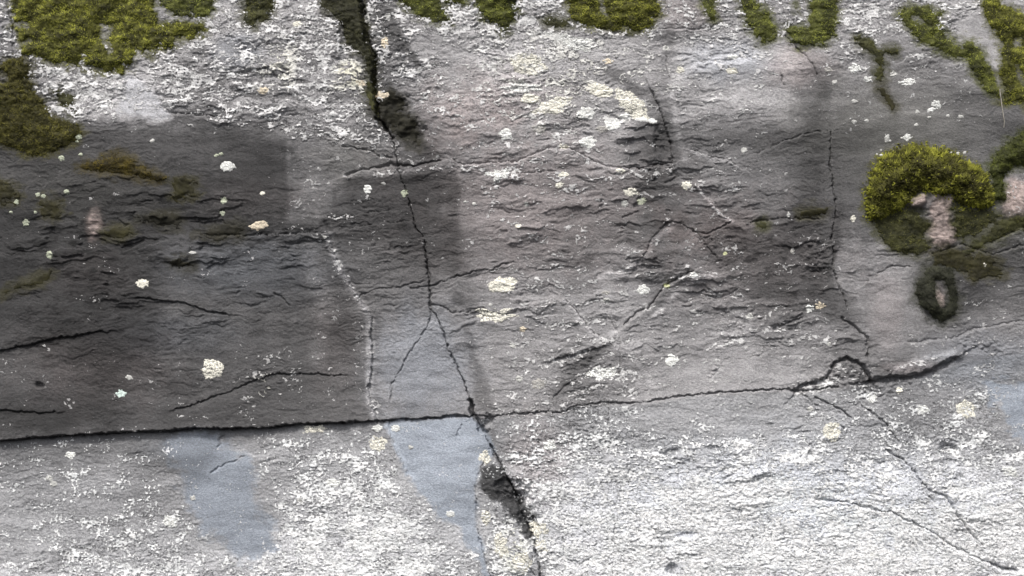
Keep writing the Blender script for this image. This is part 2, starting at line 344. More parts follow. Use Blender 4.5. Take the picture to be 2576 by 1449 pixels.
# the upright fissure
crack(FISS[1:9], 7, 30, 4, -4, 36)
crack(FISS[8:14], 2.3, 10, 0, 0, 20, .2)
crack(FISS[13:19], 2.6, 12, 1.5, -1.5, 26, .12)
crack(FISS[18:25], 2.6, 12, 0, 1, 20, .2)
crack(FISS[24:27], 8, 34, 2, -3, 26)
crack(FISS[26:], 2.3, 6, -2, 1, 20, .25)
crack([(1232,1120),(1258,1165),(1290,1230),(1312,1290),(1338,1345),(1346,1385),(1358,1425),(1372,1600)], 4.2, 18, 3, -3, 36)
crack([(1275,1293),(1285,1345),(1300,1380),(1345,1450)], 2.4, 7, 0, 0, 20)
for x, y, rx, ry, rot, dp in [(1292,1235,44,42,40,12),(1325,1295,22,56,-14,16),(1000,285,44,38,35,9),(1040,335,32,36,0,8),(1232,1060,20,18,40,20),(2384,1138,26,24,15,14),(1690,1138,22,8,-20,8),(1700,360,0,0,0,0),(1668,368,20,48,4,8),
                              (880,110,34,60,25,10),(1735,1345,24,9,-10,6),(1796,1128,18,8,10,6),(1690,1432,14,14,0,10),(2036,1140,8,12,0,10),(100,968,14,9,20,12)]:
    if rx: h -= dp * blob(x, y, rx, ry, rot, 1.0, .5)
CR = [
 ([(1081,720),(1130,702),(1180,686),(1203,680),(1240,678),(1262,664),(1290,660)], 3.2, 14, 0, 2, 16, .2),
 ([(905,745),(940,728),(1000,722),(1040,712),(1075,706)], 2.6, 9, 1, 0, 14, .3),
 ([(1030,728),(1081,718)], 2.6, 9, 0, 0, 14, 0),
 ([(1085,785),(1078,812),(1055,850),(1030,890),(1012,920),(985,968),(985,1010)], 2.8, 11, 0, 0, 16, .15),
 ([(1087,770),(1110,772),(1140,788),(1185,782)], 5, 10, 3, -3, 24, .2),
 ([(1424,758),(1456,789),(1487,831),(1512,846)], 3.2, 10, 4, -3, 22, .1),
 ([(1500,742),(1522,790),(1552,830),(1560,870),(1562,930)], 2.8, 6, 0, 0, 16, .35),
 ([(1744,682),(1706,703),(1674,720),(1653,748),(1636,775),(1606,786),(1570,817)], 5, 16, -5, 6, 26, .1),
 ([(1594,678),(1605,661),(1640,598),(1667,567),(1692,557),(1726,567),(1754,585),(1778,619),(1800,640)], 2.9, 5, -1, 3, 30, .5),
 ([(1751,470),(1775,494),(1810,532),(1844,557)], 3, 4, 7, -4, 20, 0),
 ([(1844,557),(1800,580),(1770,590),(1745,578)], 3.5, 12, 0, 0, 16, .2),
 ([(1975,88),(2000,118),(2033,149),(2046,170),(2056,190)], 2.6, 10, 0, 0, 16, .1),
 ([(2086,330),(2089,427),(2099,493),(2101,522),(2093,602),(2099,664),(2110,713),(2131,772)], 3, 13, 1.5, -1.5, 24, .3),
 ([(2115,800),(2148,822),(2179,848),(2183,893)], 6, 16, 3, -3, 24, .15),
 ([(2287,862),(2356,855),(2408,848),(2443,831),(2500,820),(2576,807),(2720,790)], 5, 6, 5, -5, 40, .2),
 ([(2051,998),(2096,1019),(2141,1050)], 4.4, 16, 0, 1, 12, .1),
 ([(2020,992),(2040,1005),(2060,1022)], 2.4, 9, 0, 1, 12, .1),
 ([(2169,1019),(2228,1067),(2262,1112)], 4, 14, 0, 1, 12, .3),
 ([(2228,1133),(2273,1158),(2318,1213),(2345,1235),(2377,1248),(2415,1304),(2443,1342),(2471,1370)], 5, 20, 2, -1, 18, .12),
 ([(2318,1216),(2332,1245),(2350,1258)], 2.4, 9, 0, 0, 12, .1),
 ([(2054,1257),(2127,1262),(2204,1283),(2245,1290),(2297,1316),(2332,1331)], 5, 20, 2, -1, 18, .15),
 ([(2332,1331),(2398,1377),(2478,1411),(2530,1432),(2560,1440)], 6, 20, 6, -4, 30, .05),
 ([(2500,1420),(2530,1434),(2562,1436)], 8, 18, 0, 0, 20, 0),
 ([(-60,905),(0,887),(35,873),(62,871),(90,866),(112,856),(132,852),(160,849),(194,845),(222,838),(262,834)], 4.6, 9, -3, 5, 24, .25),
 ([(347,751),(406,755),(483,765),(521,782),(569,789)], 3.6, 12, -3, 3, 20, .12),
 ([(-60,1031),(0,1031),(36,1035),(69,1033),(100,1039),(139,1038)], 5, 7, -2, 4, 20, .15),
 ([(441,1031),(486,1019),(528,1001),(583,984),(660,950),(682,944),(734,940),(859,944)], 3.4, 12, -2, 2, 20, .28),
 ([(859,368),(925,378),(960,396),(985,398)], 3, 10, 2, 0, 14, .1),
 ([(868,442),(900,430),(932,424),(984,415),(1036,418),(1106,406)], 6, 16, 9, -3, 22, 0),
 ([(1140,399),(1165,415),(1227,410),(1297,406),(1327,392),(1379,371),(1431,373),(1483,399),(1535,420),(1605,425),(1692,410)], 5, 9, 9, -4, 26, .12),
 ([(1275,432),(1340,434),(1400,430)], 3, 8, 3, 0, 18, .3),
 ([(1735,378),(1775,390),(1825,400),(1850,415)], 5, 6, 7, -4, 22, .1),
 ([(1640,230),(1660,268),(1680,330),(1692,405)], 4, 8, -6, 3, 26, .2),
 ([(825,585),(838,626),(859,678),(894,737),(922,772),(936,800),(932,835),(936,887),(932,949),(925,973),(929,998),(943,1043)], 2.4, 3, 7, -4, 26, .3),
 ([(975,1068),(984,1099),(1002,1147),(1028,1190)], 2, 2, 3, -3, 20, .2),
 ([(520,592),(637,591),(741,588),(818,585)], 4, 9, 5, -5, 30, .25),
 ([(820,545),(870,548),(920,536),(985,530)], 3, 7, 3, -2, 22, .3),
 ([(880,575),(940,565),(1030,555)], 3, 7, 3, -2, 22, .3),
 ([(1905,385),(1974,354),(2037,333),(2079,328)], 3.4, 8, 2, -3, 24, .25),
 ([(1870,560),(1930,556),(1970,548),(2060,552)], 4, 9, 2, -3, 24, .3),
 ([(1511,1213),(1532,1272),(1546,1321),(1553,1370),(1574,1432),(1580,1500)], 2.2, 7, 0, 1, 12, .3),
 ([(1553,1258),(1622,1307),(1653,1342),(1667,1383),(1688,1422),(1690,1480)], 2.6, 9, 2, -1, 18, .2),
 ([(1414,1352),(1424,1404),(1459,1418),(1490,1405)], 2.6, 10, 0, 0, 12, .05),
 ([(1530,1015),(1530,1076)], 2.6, 9, 0, 0, 12, .1),
 ([(333,180),(350,200),(385,215),(398,240),(410,264),(430,290)], 2.6, 8, 0, 0, 10, .2),
 ([(434,285),(503,292),(569,292)], 4, 10, 3, -3, 16, .1),
 ([(10,-60),(17,20),(33,87),(34,140)], 3, 12, 0, 0, 12, .1),
 ([(562,1095),(550,1108),(552,1118),(545,1124)], 3, 10, 0, 0, 12, 0),
 ([(530,1190),(560,1168),(590,1160),(618,1148)], 2.8, 8, 0, 0, 12, .3),
 ([(1160,1070),(1152,1085),(1150,1098)], 2.6, 8, 0, 0, 12, .1),
 ([(1680,88),(1676,150),(1685,200)], 2.4, 7, 0, 0, 12, .4),
 ([(2175,712),(2210,690),(2250,668),(2285,672)], 3.6, 10, 2, -2, 18, .2),
 ([(1965,190),(1972,215)], 2.4, 8, 0, 0, 10, 0),
 ([(690,740),(705,745),(725,770)], 3, 8, 0, 0, 12, .1),
 ([(1950,830),(1990,805),(2020,800)], 5, 10, 0, 0, 20, .2),
 ([(1410,900),(1450,890),(1495,878)], 6, 10, -6, 4, 26, .1),
 ([(1390,1000),(1430,965),(1490,930)], 4, 9, 0, 0, 20, .25),
 ([(1265,76),(1300,74),(1330,80)], 3, 8, 0, 0, 10, 0),
 ([(1640,72),(1740,73),(1800,74)], 2.4, 6, 2, -2, 14, .3),
 ([(2520,600),(2560,575),(2640,570)], 4, 9, 5, -3, 26, .1),
 ([(2350,640),(2420,615),(2500,640),(2600,610)], 4, 9, 5, -3, 26, .1),
]
for c in CR: crack(c[0], max(c[1] * .72, 2.1), c[2] * .7, *c[3:])
chunk = np.abs(fbm(U, V, 26, 17, 58, 3, .6))
for x, y, rx, ry, rot in [(2110,945,90,34,-10),(2250,975,110,20,-12),(1870,802,56,20,-34),(1930,872,44,12,-40),(1800,932,38,12,-45),(1990,836,56,15,-35),(1470,905,80,20,-28),(1330,1150,60,80,0),(2470,870,90,24,10),(1290,1230,50,60,30),(1000,120,60,130,-20),(2060,640,40,80,0),(1790,606,60,22,15)]:
    h += (9 * chunk - 3) * blob(x, y, rx, ry, rot, .7, .8)
# broad bodies: the block right of the lower long crack, the shelf under the round moss cushion, the mound at the centre right
h += 10 * blob(2270, 800, 170, 130, -10, .3, .8)
h += 26 * blob(2335, 470, 130, 80, 0, .3, .9)
h += 14 * blob(2300, 508, 30, 16, -15, .4, .5)
h += 10 * blob(2370, 560, 34, 90, 0, .4, .6)
h += 12 * blob(2350, 755, 34, 32, 0, .3, .6)
h += 12 * blob(2550, 500, 60, 60, 0, .3, .7)
h += 9 * blob(1700, 640, 110, 70, 0, .4, .9)
h += 3 * blob(2300, 915, 90, 16, -18, .6, .9)
h += 10 * blob(1000, 190, 44, 90, -20, .4, .7)
h += 10 * blob(1310, 1400, 30, 50, -15, .5, .6)

# --- grain of the stone
field = np.clip(crust, 0, 1)
bed_v = V + 10 * wv + 0.05 * U                              # foliation dips a little to the left
rip = fbm(U + wu * 6, bed_v, 24, 7.5, 70, 3, .65) * (.15 + 1.25 * rank(fbm(U, V, 120, 70, 71, 3)) ** 1.8)
ripmask = 0.22 + 0.8 * np.maximum(blob(1000, 720, 190, 200, 0, .3, .9), blob(680, 630, 170, 60, 0, .3, .9)) + 0.35 * sstep(0.1, 0.5, field)
smooth = np.ones_like(U)
for pts in (BLUE1, BLUE2, BLUE3, BARE_TR, PALE_TRI): smooth -= 0.85 * soft_poly(pts, 10, 8)
for x, y, rx, ry in [(640,430,120,90),(2280,300,250,110),(2180,480,90,110),(2250,760,110,90),(1060,980,110,70),(1800,940,200,55),(2400,880,150,60)]:
    smooth *= 1 - 0.7 * blob(x, y, rx, ry, 0, .4, .8)
low = sstep(0, 14, below_main) * sstep(1000, 1090, V + 0.06 * U)
flaky = np.clip(sstep(.58, .85, rank(fbm(U, V, 230, 120, 59, 3))) + .9 * blob(1530, 1130, 200, 90, 0, .6, .8) + .8 * blob(1860, 1280, 110, 50, 0, .6, .8) + .6 * blob(2150, 1040, 200, 60, 10, .6, .8), 0, 1)
pl = 1 - .8 * low * (1 - .8 * flaky)
h += smooth * pl * ripmask * 2.3 * rip
# flaked steps: small scarps facing down
fl = fbm(U + wu * 10, bed_v, 36, 12, 74, 3, .6)
scarp = np.abs(fl * 2.4 - np.round(fl * 2.4))
h += smooth * pl * 1.5 * (.2 + 1.3 * rank(fbm(U, V, 130, 80, 75, 3)) ** 2) * (np.floor(fl * 2.4) * 0.9 + sstep(0, .25, fl * 2.4 - np.floor(fl * 2.4))) * (0.4 + 0.6 * sstep(.05, .5, field + .15 * ripmask))
# worm-like grooves between the crust's plates
gr = np.abs(fbm(U + wu2 * 4, bed_v + wv2 * 3, 20, 9, 78, 2))
grm = rank(fbm(U, V, 55, 34, 80, 2))
h -= smooth * 4.2 * sstep(.12, 0, gr) * sstep(.2, .6, grm) * (0.28 + 0.6 * sstep(.1, .6, field) - .55 * low)
# broken bedding: larger steps with down-facing scarps
T = fbm(U + wu * 14, bed_v, 190, 40, 76, 4, .5) * 2.0
tz = np.clip(.25 + blob(420, 620, 480, 170, 0, .4, .9) + blob(1550, 640, 420, 260, 0, .4, .9) + .8 * blob(2000, 720, 250, 160, 0, .4, .9) + .7 * blob(1500, 330, 400, 140, 0, .4, .9) + .6 * blob(600, 200, 380, 140, 0, .4, .9) + .5 * blob(2000, 1200, 560, 170, 0, .4, .9), 0, 1) * 1.25 * rank(fbm(U, V, 160, 90, 77, 3)) ** 1.4
h += smooth * (1 - .72 * low * (1 - .8 * flaky)) * 5.5 * tz * (np.floor(T) + sstep(0, .16, T - np.floor(T)))
# pits
pit = fbm(U, V, 9, 6, 82, 2)
h -= smooth * 4.0 * sstep(1.0, 1.8, pit) * (.6 + .4 * sstep(.05, .4, field))
h += low * smooth * (1.3 * fbm(U, V, 10, 7, 86, 2, .8) - 2.6 * sstep(1.0, 1.7, fbm(U, V, 8, 6, 87, 2)))
h += 0.9 * fbm(U, V, 9, 5.5, 84, 2, .8) * (0.35 + 0.65 * smooth)
h = h.astype(np.float32)

def sample(A, u, v):
    x = np.clip((np.asarray(u, float) - U0) / STEP, 0, NU - 1.001); y = np.clip((np.asarray(v, float) - V0) / STEP, 0, NV - 1.001)
    xi = x.astype(int); yi = y.astype(int); fx = x - xi; fy = y - yi
    return (A[yi, xi] * (1 - fx) + A[yi, xi + 1] * fx) * (1 - fy) + (A[yi + 1, xi] * (1 - fx) + A[yi + 1, xi + 1] * fx) * fy

# ------------------------------------------------------------------ colour of stone and crust
def lin(x): return np.where(x <= .04045, x / 12.92, ((np.maximum(x, 0) + .055) / 1.055) ** 2.4)
ALB = 1.0
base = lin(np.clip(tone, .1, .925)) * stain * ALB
blue = np.clip(soft_poly(BLUE1, 20) + soft_poly(BLUE2, 8) + soft_poly(BLUE3, 12) + .25 * soft_poly(PALE_TRI, 10) + .7 * blob(1060, 920, 140, 170, 0, .4, .8) + .7 * blob(620, 670, 240, 90, 0, .4, .9)
     + .5 * blob(420, 840, 200, 60, 0, .4, .9) + .45 * blob(480, 1130, 120, 40) + .5 * blob(2470, 900, 180, 80, 0, .4, .9) + .35 * blob(2000, 1270, 560, 190, 0, .5, .9) + .4 * blob(600, 130, 80, 50) + .4 * blob(1830, 150, 120, 60), 0, 1)
brown = np.clip(.9 * blob(240, 565, 32, 50, 0, .5, .8) + .6 * blob(1330, 520, 380, 190, 0, .5, .9) + .45 * blob(1900, 640, 230, 140, 0, .5, .9) + .4 * blob(1250, 250, 180, 90, 0, .5, .9) + .35 * blob(840, 860, 70, 150, 0, .5, .9) + .5 * blob(1780, 560, 130, 70, 0, .5, .9) + .6 * blob(240, 920, 210, 120, 0, .6, .9) + .5 * blob(230, 690, 120, 70, 0, .6, .9) + .4 * blob(620, 500, 130, 60, 0, .6, .9)
     + .8 * blob(2365, 570, 46, 80) + .7 * blob(2355, 745, 30, 34) + .8 * blob(2555, 500, 60, 60) + .5 * blob(2010, 170, 90, 60) + .4 * blob(1730, 30, 80, 50) + .4 * blob(1150, 300, 150, 90, 0, .5, .9) + .4 * blob(1350, 1150, 90, 120) + .4 * blob(2290, 925, 80, 20) + .3 * blob(2230, 780, 50, 110) + .7 * blob(2300, 508, 30, 18), 0, 1)
pink = np.clip(blob(236, 560, 18, 46, 8, .8, .8) * .5 * (.4 + rank(fbm(U, V, 30, 7, 43, 2))) + soft_poly([(2338,485),(2368,480),(2392,500),(2385,540),(2400,600),(2380,625),(2352,618),(2332,592),(2346,552),(2332,520)], 5, 12) * (.55 + .45 * rank(grainy)) + blob(2300, 505, 26, 16, -15, .5, .4) + blob(2350, 755, 26, 24, 0, .4, .4) + .9 * blob(2560, 500, 44, 46, 0, .5, .5), 0, 1)
olive = np.clip(.5 * blob(2230, 330, 260, 140, 0, .4, .9) + .3 * blob(880, 400, 110, 60, 0, .4, .9) + .6 * blob(2440, 600, 170, 80, 0, .4, .9) + .4 * blob(200, 480, 220, 90, 0, .5, .9), 0, 1)
mul = np.stack([1.012 - .085 * blue + .095 * brown + .01 * olive, .992 + .005 * blue - .03 * brown + .02 * olive, 1.012 + .115 * blue - .06 * brown - .09 * olive], -1)
lowc = sstep(0, 14, below_main)[..., None]
mul = mul * (1 - lowc * np.array([.025, .0, -.015]))
rock_rgb = base[..., None] * mul
rock_rgb = rock_rgb * (1 - pink[..., None]) + np.array([.40, .325, .30]) * (.7 + .6 * rank(fbm(U, V, 12, 7, 47, 3)))[..., None] * pink[..., None]

# crust lichen: plates where the plate noise falls under the cover map
iso = rank(fbm(U + wu2 * 3, V + wv2 * 3, 8.5, 5.5, 98, 3, .7) + .7 * fbm(U, V, 60, 40, 99, 3))
plate = (1 - low) * rank(fbm(U + wu2 * 5, bed_v + wv2 * 3, 12.5, 4.8, 90, 3, .75) + .75 * fbm(U, bed_v, 56, 24, 91, 3)) + low * iso
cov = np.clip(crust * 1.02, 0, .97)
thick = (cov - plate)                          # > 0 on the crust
dryf = sstep(.12, .5, crust)
squig = sstep(.10, .02, np.abs(fbm(U + wu2 * 5, bed_v + wv2 * 4, 19, 9, 96, 3))) * sstep(.45, .75, rank(fbm(U, V, 50, 34, 97, 3))) * dryf
dash = sstep(.17, .04, np.abs(fbm(U + wu2 * 4, V + .12 * U + wv2 * 4, 17, 8.5, 103, 2))) * sstep(.5, .72, rank(fbm(U, V, 15, 8, 104, 2) + .5 * fbm(U, V, 80, 50, 105, 2))) * sstep(.2, .45, crust)
squig = np.maximum(squig, dash * (.35 + .75 * low))
h = h - 1.6 * dash * low
rock_rgb = rock_rgb * (1 - .55 * squig)[..., None]
rim = sstep(0, .03, -thick) * sstep(.16, .06, -thick) * sstep(.04, .2, cov)
rock_rgb = rock_rgb * (1 - .6 * rim * (.3 + dryf) * rank(fbm(U, V, 30, 20, 92, 2)))[..., None]
yellow = np.clip(.9 * blob(885, 195, 50, 44, 0, .6, .8) + .5 * blob(700, 170, 60, 60, 0, .6, .8) + .6 * blob(1290, 1380, 40, 70, 0, .6, .8) + .5 * blob(660, 970, 50, 30) + .4 * blob(1240, 795, 70, 30) + .3 * blob(1450, 200, 250, 120, 0, .6, .9), 0, 1)
crust_v = (.80 + .20 * sstep(.3, .7, tone)) * (.82 + .26 * rank(fbm(U, V, 44, 28, 106, 3))) * (.48 + .15 * rank(fbm(U, V, 24, 14, 93, 3)) + .26 * sstep(.0, .26, thick))
crust_v = crust_v * (.84 + .26 * sstep(1000, 1100, V) + .06 * sstep(400, 330, V))
cw = np.stack([1.0 + .02 * yellow + .015 * brown, .995 + 0 * yellow, .995 + .03 * blue - .16 * yellow], -1) * (1 - sstep(0, 14, below_main)[..., None] * np.array([.02, .0, -.01]))
crust_rgb = np.clip((crust_v * (1 - .55 * squig))[..., None] * cw, 0, .86)
dry = np.clip((tone - .3) / .35, 0, 1)
rough = .50 + .35 * dry

# ------------------------------------------------------------------ mesh helpers
def mesh_from(name, co, quads=None, tris=None, smooth_shade=True):
    me = bpy.data.meshes.new(name)
    nq = 0 if quads is None else len(quads); ntr = 0 if tris is None else len(tris)
    me.vertices.add(len(co)); me.vertices.foreach_set('co', np.ascontiguousarray(co, np.float32).ravel())
    loops = np.concatenate([np.asarray(x, np.int32).ravel() for x in (quads, tris) if x is not None and len(x)])
    me.loops.add(len(loops)); me.loops.foreach_set('vertex_index', loops)
    me.polygons.add(nq + ntr)
    ls = np.concatenate([np.arange(nq) * 4, nq * 4 + np.arange(ntr) * 3]).astype(np.int32)
    me.polygons.foreach_set('loop_start', ls)
    me.update(calc_edges=True)
    me.polygons.foreach_set('use_smooth', np.full(nq + ntr, smooth_shade, bool))
    me.validate()
    return me
def add_col(me, name, rgb):
    a = me.attributes.new(name, 'FLOAT_COLOR', 'POINT')
    c = np.ones((len(rgb), 4), np.float32); c[:, :3] = rgb
    a.data.foreach_set('color', c.ravel())
def add_val(me, name, val):
    a = me.attributes.new(name, 'FLOAT', 'POINT'); a.data.foreach_set('value', np.ascontiguousarray(val, np.float32))
def put(name, me, mat, label, cat, kind=None, group=None):
    o = bpy.data.objects.new(name, me); C.objects.link(o)
    me.materials.append(mat)
    o['label'] = label; o['category'] = cat
    if kind: o['kind'] = kind
    if group: o['group'] = group
    return o

# ------------------------------------------------------------------ materials
def new_mat(name):
    m = bpy.data.materials.new(name); m.use_nodes = True
    t = m.node_tree; b = t.nodes['Principled BSDF']
    return m, t, b
def node(t, kind, **kw):
    n = t.nodes.new(kind)
    for k, v in kw.items():
        if k in n.inputs: n.inputs[k].default_value = v
        else: setattr(n, k, v)
    return n
def ramp(t, fac, stops):
    r = t.nodes.new('ShaderNodeValToRGB'); t.links.new(fac, r.inputs[0])
    e = r.color_ramp.elements
    while len(e) < len(stops): e.new(.5)
    for k, (p, c) in enumerate(stops): e[k].position = p; e[k].color = (c, c, c, 1) if not isinstance(c, tuple) else (*c, 1)
    return r.outputs[0]
def mult(t, a, b, fac=1.0):
    m = t.nodes.new('ShaderNodeMix'); m.data_type = 'RGBA'; m.blend_type = 'MULTIPLY'; m.inputs[0].default_value = fac
    t.links.new(a, m.inputs[6]); t.links.new(b, m.inputs[7]); return m.outputs[2]

def stone_mat(name, attr, grain_lo, grain_hi, bump):
    m, t, b = new_mat(name)
    co = t.nodes.new('ShaderNodeTexCoord').outputs['Object']
    mp = node(t, 'ShaderNodeMapping'); mp.inputs['Scale'].default_value = (1, 1, 1.9); t.links.new(co, mp.inputs[0])
    at = node(t, 'ShaderNodeAttribute', attribute_name=attr)
    n1 = node(t, 'ShaderNodeTexNoise', Scale=170.0, Detail=5.0, Roughness=.75); t.links.new(mp.outputs[0], n1.inputs['Vector'])
    n2 = node(t, 'ShaderNodeTexNoise', Scale=620.0, Detail=2.0, Roughness=.6); t.links.new(co, n2.inputs['Vector'])
    g1 = ramp(t, n1.outputs[0], [(.3, grain_lo), (.7, grain_hi)])
    g2 = ramp(t, n2.outputs[0], [(.35, .86), (.65, 1.12)])
    c = mult(t, mult(t, at.outputs['Color'], g1), g2)
    t.links.new(c, b.inputs['Base Color'])
    ar = node(t, 'ShaderNodeAttribute', attribute_name='rough'); t.links.new(ar.outputs['Fac'], b.inputs['Roughness'])
    b.inputs['Specular IOR Level'].default_value = .28
    ad = node(t, 'ShaderNodeMath', operation='ADD'); t.links.new(n1.outputs[0], ad.inputs[0]); t.links.new(n2.outputs[0], ad.inputs[1])
    bp = node(t, 'ShaderNodeBump', Strength=bump, Distance=.004); t.links.new(ad.outputs[0], bp.inputs['Height'])
    t.links.new(bp.outputs[0], b.inputs['Normal'])
    return m
mat_rock = stone_mat('weathered_stone', 'tint', .64, 1.34, .6)
mat_crust = stone_mat('crust_lichen', 'tint', .76, 1.2, .55)

# ------------------------------------------------------------------ moss
mm, t, b = new_mat('moss_shoots')
at = node(t, 'ShaderNodeAttribute', attribute_name='tint')
co = t.nodes.new('ShaderNodeTexCoord').outputs['Object']
nn = node(t, 'ShaderNodeTexNoise', Scale=45.0, Detail=4.0); t.links.new(co, nn.inputs['Vector'])
t.links.new(mult(t, at.outputs['Color'], ramp(t, nn.outputs[0], [(.3, .6), (.7, 1.35)])), b.inputs['Base Color'])
b.inputs['Roughness'].default_value = .75
b.inputs['Specular IOR Level'].default_value = .2

film = np.zeros_like(U); filmc = np.zeros(U.shape + (3,), np.float32) + .05
def moss(name, pts, label, hue, height=10.0, shoot=6.0, dens=.16, holes=(), bare=0.25, edge=8.0, cat='moss', group=None, droop=0.0, tau=24.0, rim_pale=0.0):
    """a mat that swells off the stone, thickly set with pointed shoots; hue = (dark, light) colours"""
    st = 2.5
    rs = np.random.RandomState(int(abs(pts[0][0] * 7 + pts[0][1] * 13)) % 9999)
    P = np.asarray(pts, float)
    a = np.arange(P[:, 0].min() - 12, P[:, 0].max() + 12, st); c = np.arange(P[:, 1].min() - 12, P[:, 1].max() + 12, st)
    u, v = np.meshgrid(a.astype(np.float32), c.astype(np.float32))
    def sdf(u, v):
        n = edge * 1.3 * fbm(u, v, 34, 24, 200, 4, .7) + 3.5 * fbm(u, v, 9, 9, 201, 2)
        s = poly_sd(u, v, pts) + n
        for hp in holes: s = np.minimum(s, -poly_sd(u, v, hp) + .5 * n)
        # threadbare spots
        return s - (.12 + bare) * 40 * np.clip(fbm(u, v, 34, 22, 202, 4, .7) - .5, 0, 1)
    def top(u, v, s):
        k = 1 - np.exp(-np.maximum(s, 0) / tau)
        return height * k * (.72 + .35 * fbm(u, v, 34, 26, 203, 3)) + 1.6 * fbm(u, v, 12, 9, 204, 2) * k
    wn = window(pts, 40)
    sg = sdf(U[wn], V[wn]) + 9 * grainy[wn] + 8 * wu[wn]
    f = sstep(-24, 2, sg) * .75
    film[wn] = np.maximum(film[wn], f)
    filmc[wn] = np.where((f > .05)[..., None], np.array(hue[0]) * 1.3 + np.array(hue[1]) * .12, filmc[wn])
    s = sdf(u, v)
    hh = sample(h, u, v)
    z = np.where(s > 0, hh + top(u, v, s) + .6, hh - 4)
    on = s > 0
    cell = on[:-1, :-1] | on[1:, :-1] | on[:-1, 1:] | on[1:, 1:]
    id_ = np.arange(u.size).reshape(u.shape)
    q = np.stack([id_[:-1, :-1], id_[1:, :-1], id_[1:, 1:], id_[:-1, 1:]], -1)[cell]
    used, inv = np.unique(q, return_inverse=True); inv = inv.reshape(-1, 4)
    co = to_world(u, v, z).reshape(-1, 3)[used]
    dark, light = np.array(hue[0]), np.array(hue[1])
    mixm = rank(fbm(u, v, 40, 30, 205, 3)).reshape(-1)[used][:, None]
    col = dark * .8 * (1 - .25 * mixm) + light * .22 * mixm
    # shoots
    area = (P[:, 0].max() - P[:, 0].min() + 24) * (P[:, 1].max() - P[:, 1].min() + 24)
    n = int(area * dens)
    su = rs.uniform(a[0], a[-1], n).astype(np.float32); sv = rs.uniform(c[0], c[-1], n).astype(np.float32)
    ss = sdf(su, sv)
    k = (ss > .5) | (rs.rand(n) < .6 * np.exp(np.minimum(ss, 0) / 5.5))
    k &= ss > -20
    su, sv, ss = su[k], sv[k], ss[k]; n = len(su)
    sz = sample(h, su, sv) + top(su, sv, ss)
    # slope of the cushion leans the shoots outward
    gu = (top(su + 3, sv, sdf(su + 3, sv)) - top(su - 3, sv, sdf(su - 3, sv))) / 6
    gv = (top(su, sv + 3, sdf(su, sv + 3)) - top(su, sv - 3, sdf(su, sv - 3))) / 6
    clump = fbm(su, sv, 16, 12, 206, 2)
    L = shoot * rs.uniform(.6, 1.35, n) * (.8 + .35 * clump) * np.clip(.5 + ss / 14, .5, 1)
    du = -gu * 1.3 + rs.normal(0, .42, n); dv = -gv * 1.3 + rs.normal(0, .42, n) + droop - .15; dh = .8 + rs.uniform(-.2, .3, n)
    ln = np.sqrt(du ** 2 + dv ** 2 + dh ** 2); du, dv, dh = du / ln, dv / ln, dh / ln
    wdt = shoot * rs.uniform(.13, .24, n) + .4
    th = rs.uniform(0, 6.28, n)
    vu, vv, vh, cc = [], [], [], []
    light_n = np.clip(rank(clump) * .75 + .5 * rs.rand(n) - .12 + .18 * rank(fbm(su, sv, 90, 60, 207, 2)), 0, 1.15)
    light_n *= .35 + .85 * rank(fbm(su, sv, 46, 34, 208, 2))
    if rim_pale: light_n = np.clip(light_n * (.22 + 1.1 * np.exp(-ss / rim_pale)), 0, 1.2)  # young tips near the rim are paler
    light_n = np.where(rs.rand(n) < .05, 1.25, light_n)[:, None]
    tipc = dark * (1 - light_n) + light * light_n
    for j in range(3):
        an = th + j * 2.094
        vu.append(su + np.cos(an) * wdt - du * 1.5); vv.append(sv + np.sin(an) * wdt - dv * 1.5); vh.append(sz - 1.5 + 0 * su)
        cc.append(tipc * .55 + dark * .3)
    vu.append(su + du * L); vv.append(sv + dv * L); vh.append(sz + dh * L); cc.append(tipc)
    co2 = to_world(np.concatenate(vu), np.concatenate(vv), np.concatenate(vh))
    i0 = np.arange(n)
    o_ = len(co)
    tri = np.concatenate([np.stack([i0 + j * n, i0 + ((j + 1) % 3) * n, i0 + 3 * n], -1) for j in range(3)]) + o_
    me = mesh_from(name, np.vstack([co, co2]), quads=inv, tris=tri)
    add_col(me, 'tint', np.vstack([col, np.concatenate(cc)]))
    return put(name, me, mm, label, cat, None, group)

BRIGHT = ((.034, .034, .013), (.35, .36, .06))
GREEN = ((.034, .037, .015), (.29, .315, .065))
OLIVE = ((.030, .031, .016), (.145, .145, .045))
DARK = ((.028, .026, .014), (.075, .070, .020))
BLACK = ((.022, .021, .016), (.048, .044, .026))
GOLD = ((.026, .024, .008), (.26, .265, .032))
G = 'moss patches on the rock'
moss('moss_patch', [(30,-90),(32,30),(34,60),(52,80),(50,100),(60,138),(87,142),(118,156),(167,161),(196,163),(208,145),(222,167),(253,177),(302,182),(323,163),(340,146),(340,121),(362,128),(389,139),(396,115),(430,118),(448,100),(486,90),(517,73),(514,56),(469,56),(424,60),(392,62),(382,20),(378,-90)],
     'largest moss mat, bright green, at the top left above white lichen', BRIGHT, 14, 7, .17, bare=.5, edge=11, group=G,
     holes=[[(250,60),(284,58),(278,82),(268,100),(288,128),(276,134),(252,108)], [(30,56),(72,54),(78,68),(50,72),(32,76)], [(32,120),(50,108),(76,98),(82,104),(55,118),(38,130)]])
moss('moss_patch', [(388,-60),(520,-60),(540,16),(512,42),(470,40),(440,36),(402,18)], 'small ragged moss patch at the top edge, right of the largest moss mat', GREEN, 8, 6, .15, bare=1.0, edge=16, group=G)
moss('moss_patch', [(608,-60),(700,-60),(690,14),(668,50),(640,64),(614,52)], 'dark little moss tongue at the top edge, midway between largest mat and fissure', OLIVE, 8, 6, .15, bare=.3, group=G)
